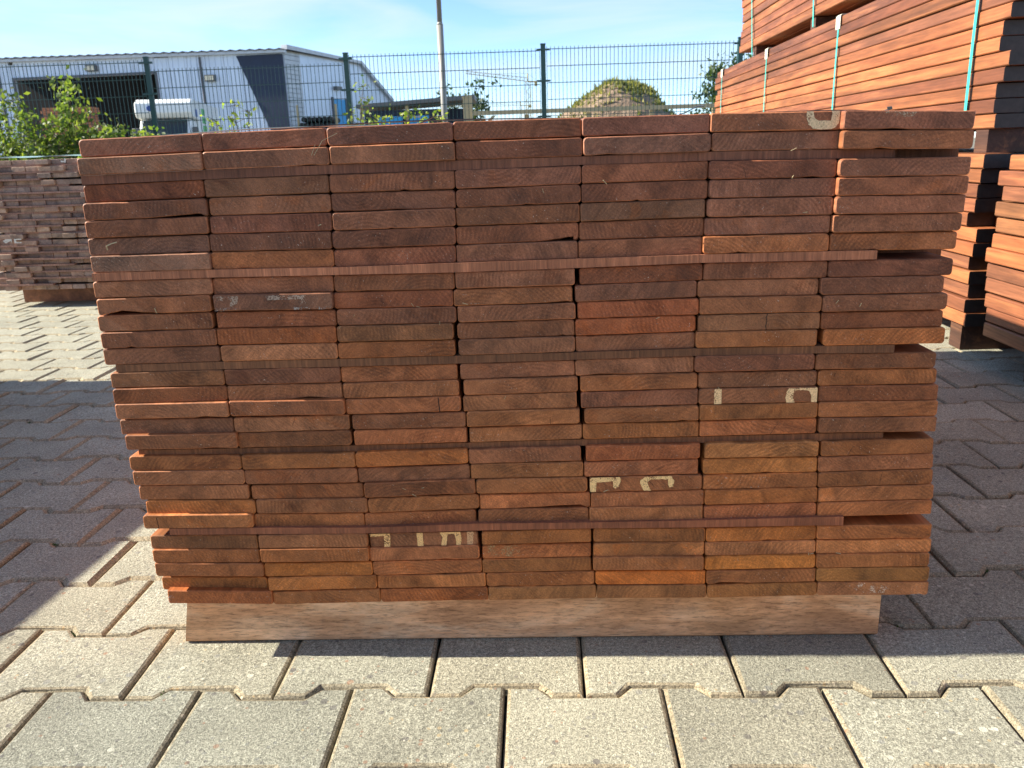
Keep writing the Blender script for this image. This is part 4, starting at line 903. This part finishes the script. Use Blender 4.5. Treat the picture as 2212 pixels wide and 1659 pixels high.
# ------------------------------------------------------------------ shed, rail, beyond the fence
sh = empty('storage_shed', (0, 30, 0)); tag(sh, 'low dark open shed with flat roof and bright blue panels below', 'shed')
mb = MB(); mb.hexa([(-5.0, -0.4, 2.28), (-0.95, -0.4, 2.46), (-0.95, 2.6, 2.46), (-5.0, 2.6, 2.28), (-5.0, -0.4, 2.40), (-0.95, -0.4, 2.60), (-0.95, 2.6, 2.60), (-5.0, 2.6, 2.40)]); mb.build('roof', M['grey'], sh)
mb = MB(); mb.box((-4.8, 2.3, 0), (-1.2, 2.4, 2.30)); mb.build('back_wall', M['navy'], sh)
mb = MB(); mb.box((-4.8, 0, 0), (-2.2, 0.1, 2.20)); mb.build('front_wall', M['navy'], sh)
for xx in (-4.9, -3.35, -2.1, -1.15):
    mb = MB(); mb.box((xx, -0.2, 0), (xx + 0.10, -0.1, 2.28 + (xx + 5) * 0.04)); mb.build('post', M['pine'], sh)
for a, b in ((-4.3, -3.45), (-3.2, -2.55)):
    mb = MB(); mb.box((a, -0.35, 0.9), (b, -0.25, 1.98)); mb.build('blue_panel', M['blue'], sh)

ra = empty('barrier_rail', (0, 22, 0)); tag(ra, 'long pale wooden barrier rail on posts behind the fence', 'barrier')
mb = MB(); mb.box((-0.75, -0.05, 1.60), (6.6, 0.05, 1.70)); mb.build('rail', M['pine'], ra)
mb = MB(); mb.box((-0.75, -0.04, 1.02), (6.6, 0.04, 1.12)); mb.build('rail', M['pine'], ra)
for xx, zz in ((-0.85, 2.1), (0.6, 1.59), (2.2, 1.59), (3.8, 1.59), (5.4, 1.59)):
    mb = MB(); mb.box((xx - 0.06, 0.055, -0.02), (xx + 0.06, 0.16, zz)); mb.build('post', M['pine'], ra)
mb = MB(); mb.hexa([(-0.7, -0.045, 1.14), (-0.6, -0.045, 1.14), (-0.6, 0.045, 1.14), (-0.7, 0.045, 1.14), (-0.28, -0.045, 1.58), (-0.18, -0.045, 1.58), (-0.18, 0.045, 1.58), (-0.28, 0.045, 1.58)]); mb.build('brace', M['pine'], ra)
bp = empty('wooden_post', (-1.09, 27, 0)); tag(bp, 'thick pale wooden post beside the shed roof', 'post')
mb = MB(); mb.box((-0.14, -0.14, -0.02), (0.14, 0.14, 2.33)); mb.build('post_shaft', M['pine'], bp); mb = MB(); mb.box((-0.16, -0.16, 2.33), (0.16, 0.16, 2.38)); mb.build('cap', M['pine'], bp)

# tower cranes far off
def crane(x, y, zt, jl, cj, name_label, th, rz=0.0, rise=0.0):
    t = empty('tower_crane', (x, y, 0), rz); tag(t, name_label, 'crane')
    mb = MB(); s = th
    for sx in (-s, s):
        for sy in (-s, s): mb.bar((sx, sy, 0), (sx, sy, zt), s * 0.2, 4)
    k = 0.0; sg = 1
    while k < zt - s * 2:
        mb.bar((-s * sg, -s, k), (s * sg, -s, k + 2 * s), s * 0.12, 4); k += 2 * s; sg = -sg
    mb.build('mast', M['crane'], t)
    mb = MB(); 
    P = lambda q, dz=0.0: (-jl * q, 0, zt + rise * q + dz)
    for sy in (-s * .6, s * .6): mb.bar((0, sy, zt), (-jl, sy, zt + rise), s * 0.15, 4)
    mb.bar((0, 0, zt + 1.6 * s), (-jl, 0, zt + rise + 1.0 * s), s * 0.15, 4)
    n = 14
    for i in range(n):
        a = P(i / n); b = P((i + 0.5) / n, 1.5 * s); c = P((i + 1) / n)
        mb.bar(a, b, s * 0.1, 4); mb.bar(b, c, s * 0.1, 4)
    mb.build('jib', M['crane'], t)
    mb = MB(); mb.bar((0, 0, zt), (cj, 0, zt - 0.1), s * 0.3, 6); mb.box((cj * 0.7, -s, zt - 2 * s), (cj, s, zt)); mb.build('counter_jib', M['crane'], t)
    mb = MB(); mb.bar((0, 0, zt), (0, 0, zt + 3.4 * s), s * 0.3, 5); mb.bar((0, 0, zt + 3.4 * s), P(0.6, 1.2 * s), s * 0.08, 4); mb.bar((0, 0, zt + 3.4 * s), (cj, 0, zt), s * 0.08, 4); mb.build('tie_bars', M['crane'], t)
crane(4.45, 150, 12.3, 10.6, 1.6, 'near tower crane with long jib seen through the fence', 0.38, rise=1.6)
crane(4.6, 230, 12.6, 19, 3, 'far thin tower crane below the larger jib', 0.30)

# ------------------------------------------------------------------ earth mound
def mound():
    mb = MB(); nx, ny = 64, 30
    from mathutils import noise as mn
    for j in range(ny + 1):
        for i in range(nx + 1):
            u = i / nx; v = j / ny; x = 1.6 + 11.4 * u; y = 50 + 11 * v
            r = math.sqrt(((x - 7.8) / (5.9 if x < 7.8 else 4.5)) ** 2 + ((y - 55.5) / 5.2) ** 2)
            h = max(0.0, 1 - r ** 1.7) ** 0.9 * 4.9
            nn = mn.fractal(Vector((x * 0.42, y * 0.42, 3.1)), 1.0, 2.1, 5)
            z = h + (nn * 0.55 * min(1, h)) - 0.05
            mb.v.append((x, y, z))
    for j in range(ny):
        for i in range(nx):
            a = j * (nx + 1) + i; mb.face((a, a + 1, a + nx + 2, a + nx + 1))
    o = mb.build('earth_mound', M['soil'], smooth=True); tag(o, 'brown heap of bare earth with grass on top, behind the fence', kind='structure')
    gr = MB()
    for q in range(7000):
        x = random.uniform(2.6, 12.0); y = random.uniform(50.5, 58)
        u = (x - 1.6) / 11.4 * nx; v = (y - 50) / 11 * ny
        z = mb.v[int(v) * (nx + 1) + int(u)][2]
        pr = (0.10 if z < 3.0 else 0.22 if z < 4.0 else 0.85)
        if x < 6.6 and z > 2.0: pr = max(pr, 0.45)
        if random.random() > pr or z < 0.6: continue
        for b in range(3):
            a = random.uniform(0, 6.28); l = random.uniform(0.10, 0.30) * (2.0 if random.random() < 0.06 else 1.0); dx, dy = 0.10 * math.cos(a), 0.10 * math.sin(a); ex, ey = random.gauss(0, .12), random.gauss(0, .12)
            gr.add([(x - dx, y - dy, z - 0.1), (x + dx, y + dy, z - 0.1), (x + ex, y + ey, z + l)], [(0, 1, 2)])
    tag(gr.build('grass', M['grass']), 'rough grass growing over the crest of the earth mound', kind='stuff')
mound()

# ------------------------------------------------------------------ shrubs and trees
def leaves(mb, c, n, size, spread):
    for _ in range(n):
        p = Vector((random.gauss(0, spread[0]), random.gauss(0, spread[1]), random.gauss(0, spread[2]))) + c
        d = Vector((random.gauss(0, 1), random.gauss(0, 1), random.gauss(0, 0.7))).normalized(); u = d.orthogonal().normalized(); w = d.cross(u)
        a = random.uniform(0, 6.28); u, w = u * math.cos(a) + w * math.sin(a), w * math.cos(a) - u * math.sin(a)
        s = size * random.uniform(0.6, 1.25)
        mb.add([p - u * s * 0.5, p + w * s * 0.30, p + u * s * 0.55 + d * s * 0.08, p - w * s * 0.30], [(0, 1, 2, 3)])

def shrub(name, label, cat, loc, stems, mleaf, lsize, per, group=None, spread=0.055, berries=0):
    """stems: (dx, dy, height, lean)"""
    t = empty(name, loc); tag(t, label, cat, group); lf = MB()
    for dx, dy, h, lean in stems:
        st = MB()
        base = Vector((dx * 0.75, dy * 0.6, -0.02)); top = Vector((dx + lean, dy, h)); prev = base; n = 7
        for k in range(1, n + 1):
            q = k / n; p = base.lerp(top, q) + Vector((random.gauss(0, 0.02), random.gauss(0, 0.02), 0))
            st.bar(prev, p, 0.011 * (1 - (k - 1) / n) + 0.003, 5, 0.011 * (1 - k / n) + 0.003, caps=False)
            if q > 0.12:
                tw = (1.25 - 0.85 * q); leaves(lf, p, int(per * tw * 1.8) + 3, lsize, (spread * tw * 1.5, spread * tw * 1.5, 0.06))
                for b in range(3):
                    e = p + Vector((random.gauss(0, 0.16), random.gauss(0, 0.16), random.uniform(-0.02, 0.12))) * tw
                    st.bar(p, e, 0.004, 4, 0.002, caps=False); leaves(lf, e, int(per * 0.8) + 2, lsize, (spread, spread, spread))
            prev = p
        st.build('stem', M['bark'], t)
    tag(lf.build('foliage', mleaf, t), kind='stuff')
    return t
rs = random.Random(4)
def stemset(x0, x1, n, hf, dy=0.22):
    return [(x0 + (x1 - x0) * (k + 0.5) / n + rs.gauss(0, 0.03), rs.gauss(0, dy), hf(x0 + (x1 - x0) * (k + 0.5) / n) * rs.uniform(0.82, 1.04), rs.gauss(0, 0.05)) for k in range(n)]
shrub('shrub', 'leafy green shrub with tall left shoot, at the left picture edge', 'shrub', (-5.45, 9.75, 0), stemset(-0.75, 0.42, 15, lambda x: 0.90 + 0.56 * math.exp(-((x - 0.08) / 0.13) ** 2)), M['leafy'], 0.065, 16, 'shrubs along the fence', 0.07)
shrub('shrub', 'leafy green shrub with a tall pointed shoot before the dark doorway', 'shrub', (-4.80, 9.6, 0), stemset(-0.32, 0.32, 11, lambda x: 0.90 + 0.60 * math.exp(-((x + 0.07) / 0.14) ** 2)), M['leafy'], 0.065, 16, 'shrubs along the fence', 0.07)
shrub('shrub', 'yellow green shrub falling away towards the fence post', 'shrub', (-4.22, 9.6, 0), stemset(-0.30, 0.50, 10, lambda x: 1.14 - 0.36 * (x + 0.3)), M['leafy'], 0.06, 14, 'shrubs along the fence', 0.065)
shrub('sapling', 'small yellow green sapling in front of the pale hall wall', 'sapling', (-2.93, 9.6, 0), [(0, 0, 1.26, -0.04), (0.09, 0.02, 1.20, 0.04), (-0.06, 0.03, 1.12, -0.02)], M['leafy2'], 0.06, 1, None, 0.03)
shrub('sapling', 'shorter yellow green sapling left of the other one', 'sapling', (-3.22, 9.6, 0), [(0, 0, 1.10, 0.03), (0.05, 0.02, 1.05, 0.02)], M['leafy2'], 0.06, 1, None, 0.03)
shrub('sapling', 'thin leafy sapling beside the second fence post', 'sapling', (-1.60, 9.7, 0), [(0, 0, 1.42, 0.02), (0.06, 0.02, 1.28, 0.03), (-0.05, 0.02, 1.15, -0.02)], M['leafy'], 0.055, 2, None, 0.035)
shrub('shrub', 'low green bush in front of the blue panels', 'shrub', (-1.25, 9.7, 0), stemset(-0.22, 0.22, 6, lambda x: 1.04), M['leafy2'], 0.05, 3, None, 0.04)
shrub('shrub', 'low green bush left of the lighting pole', 'shrub', (-0.86, 9.7, 0), stemset(-0.10, 0.12, 4, lambda x: 1.04), M['leafy2'], 0.05, 3, None, 0.04)

def tree(label, loc, h, rad, n, lsize, zc=0.62, seed=1):
    random.seed(seed)
    t = empty('tree', loc); tag(t, label, 'tree'); tk = MB(); lf = MB()
    tk.bar((0, 0, -0.05), (0.05, 0, h * 0.45), 0.03 * h, 8, 0.02 * h, caps=False)
    for k in range(14):
        a = random.uniform(0, 6.28); q = random.uniform(0.25, 0.45); e = Vector((rad * 0.75 * math.cos(a), rad * 0.75 * math.sin(a), h * random.uniform(0.45, 0.92)))
        s = Vector((0.03, 0, h * q)); m_ = s.lerp(e, 0.55) + Vector((0, 0, h * 0.04)); tk.bar(s, m_, 0.011 * h, 5, 0.007 * h, caps=False); tk.bar(m_, e, 0.007 * h, 5, 0.003 * h, caps=False)
        for c in range(5):
            cc = m_.lerp(e, random.uniform(0.2, 1.15)) + Vector((random.gauss(0, rad * .16), random.gauss(0, rad * .16), random.gauss(0, rad * .16)))
            leaves(lf, cc, n // 70, lsize, (rad * .15, rad * .15, rad * .12))
    tk.build('trunk', M['bark'], t); tag(lf.build('crown', M['treel'], t), kind='stuff')
tree('dark green tree half hidden behind the timber bundles', (7.9, 30, 0), 3.5, 1.35, 5200, 0.16, seed=3)
tree('distant sparse tree above the shed roof', (-2.75, 60, 0), 5.6, 1.7, 1300, 0.30, seed=8)
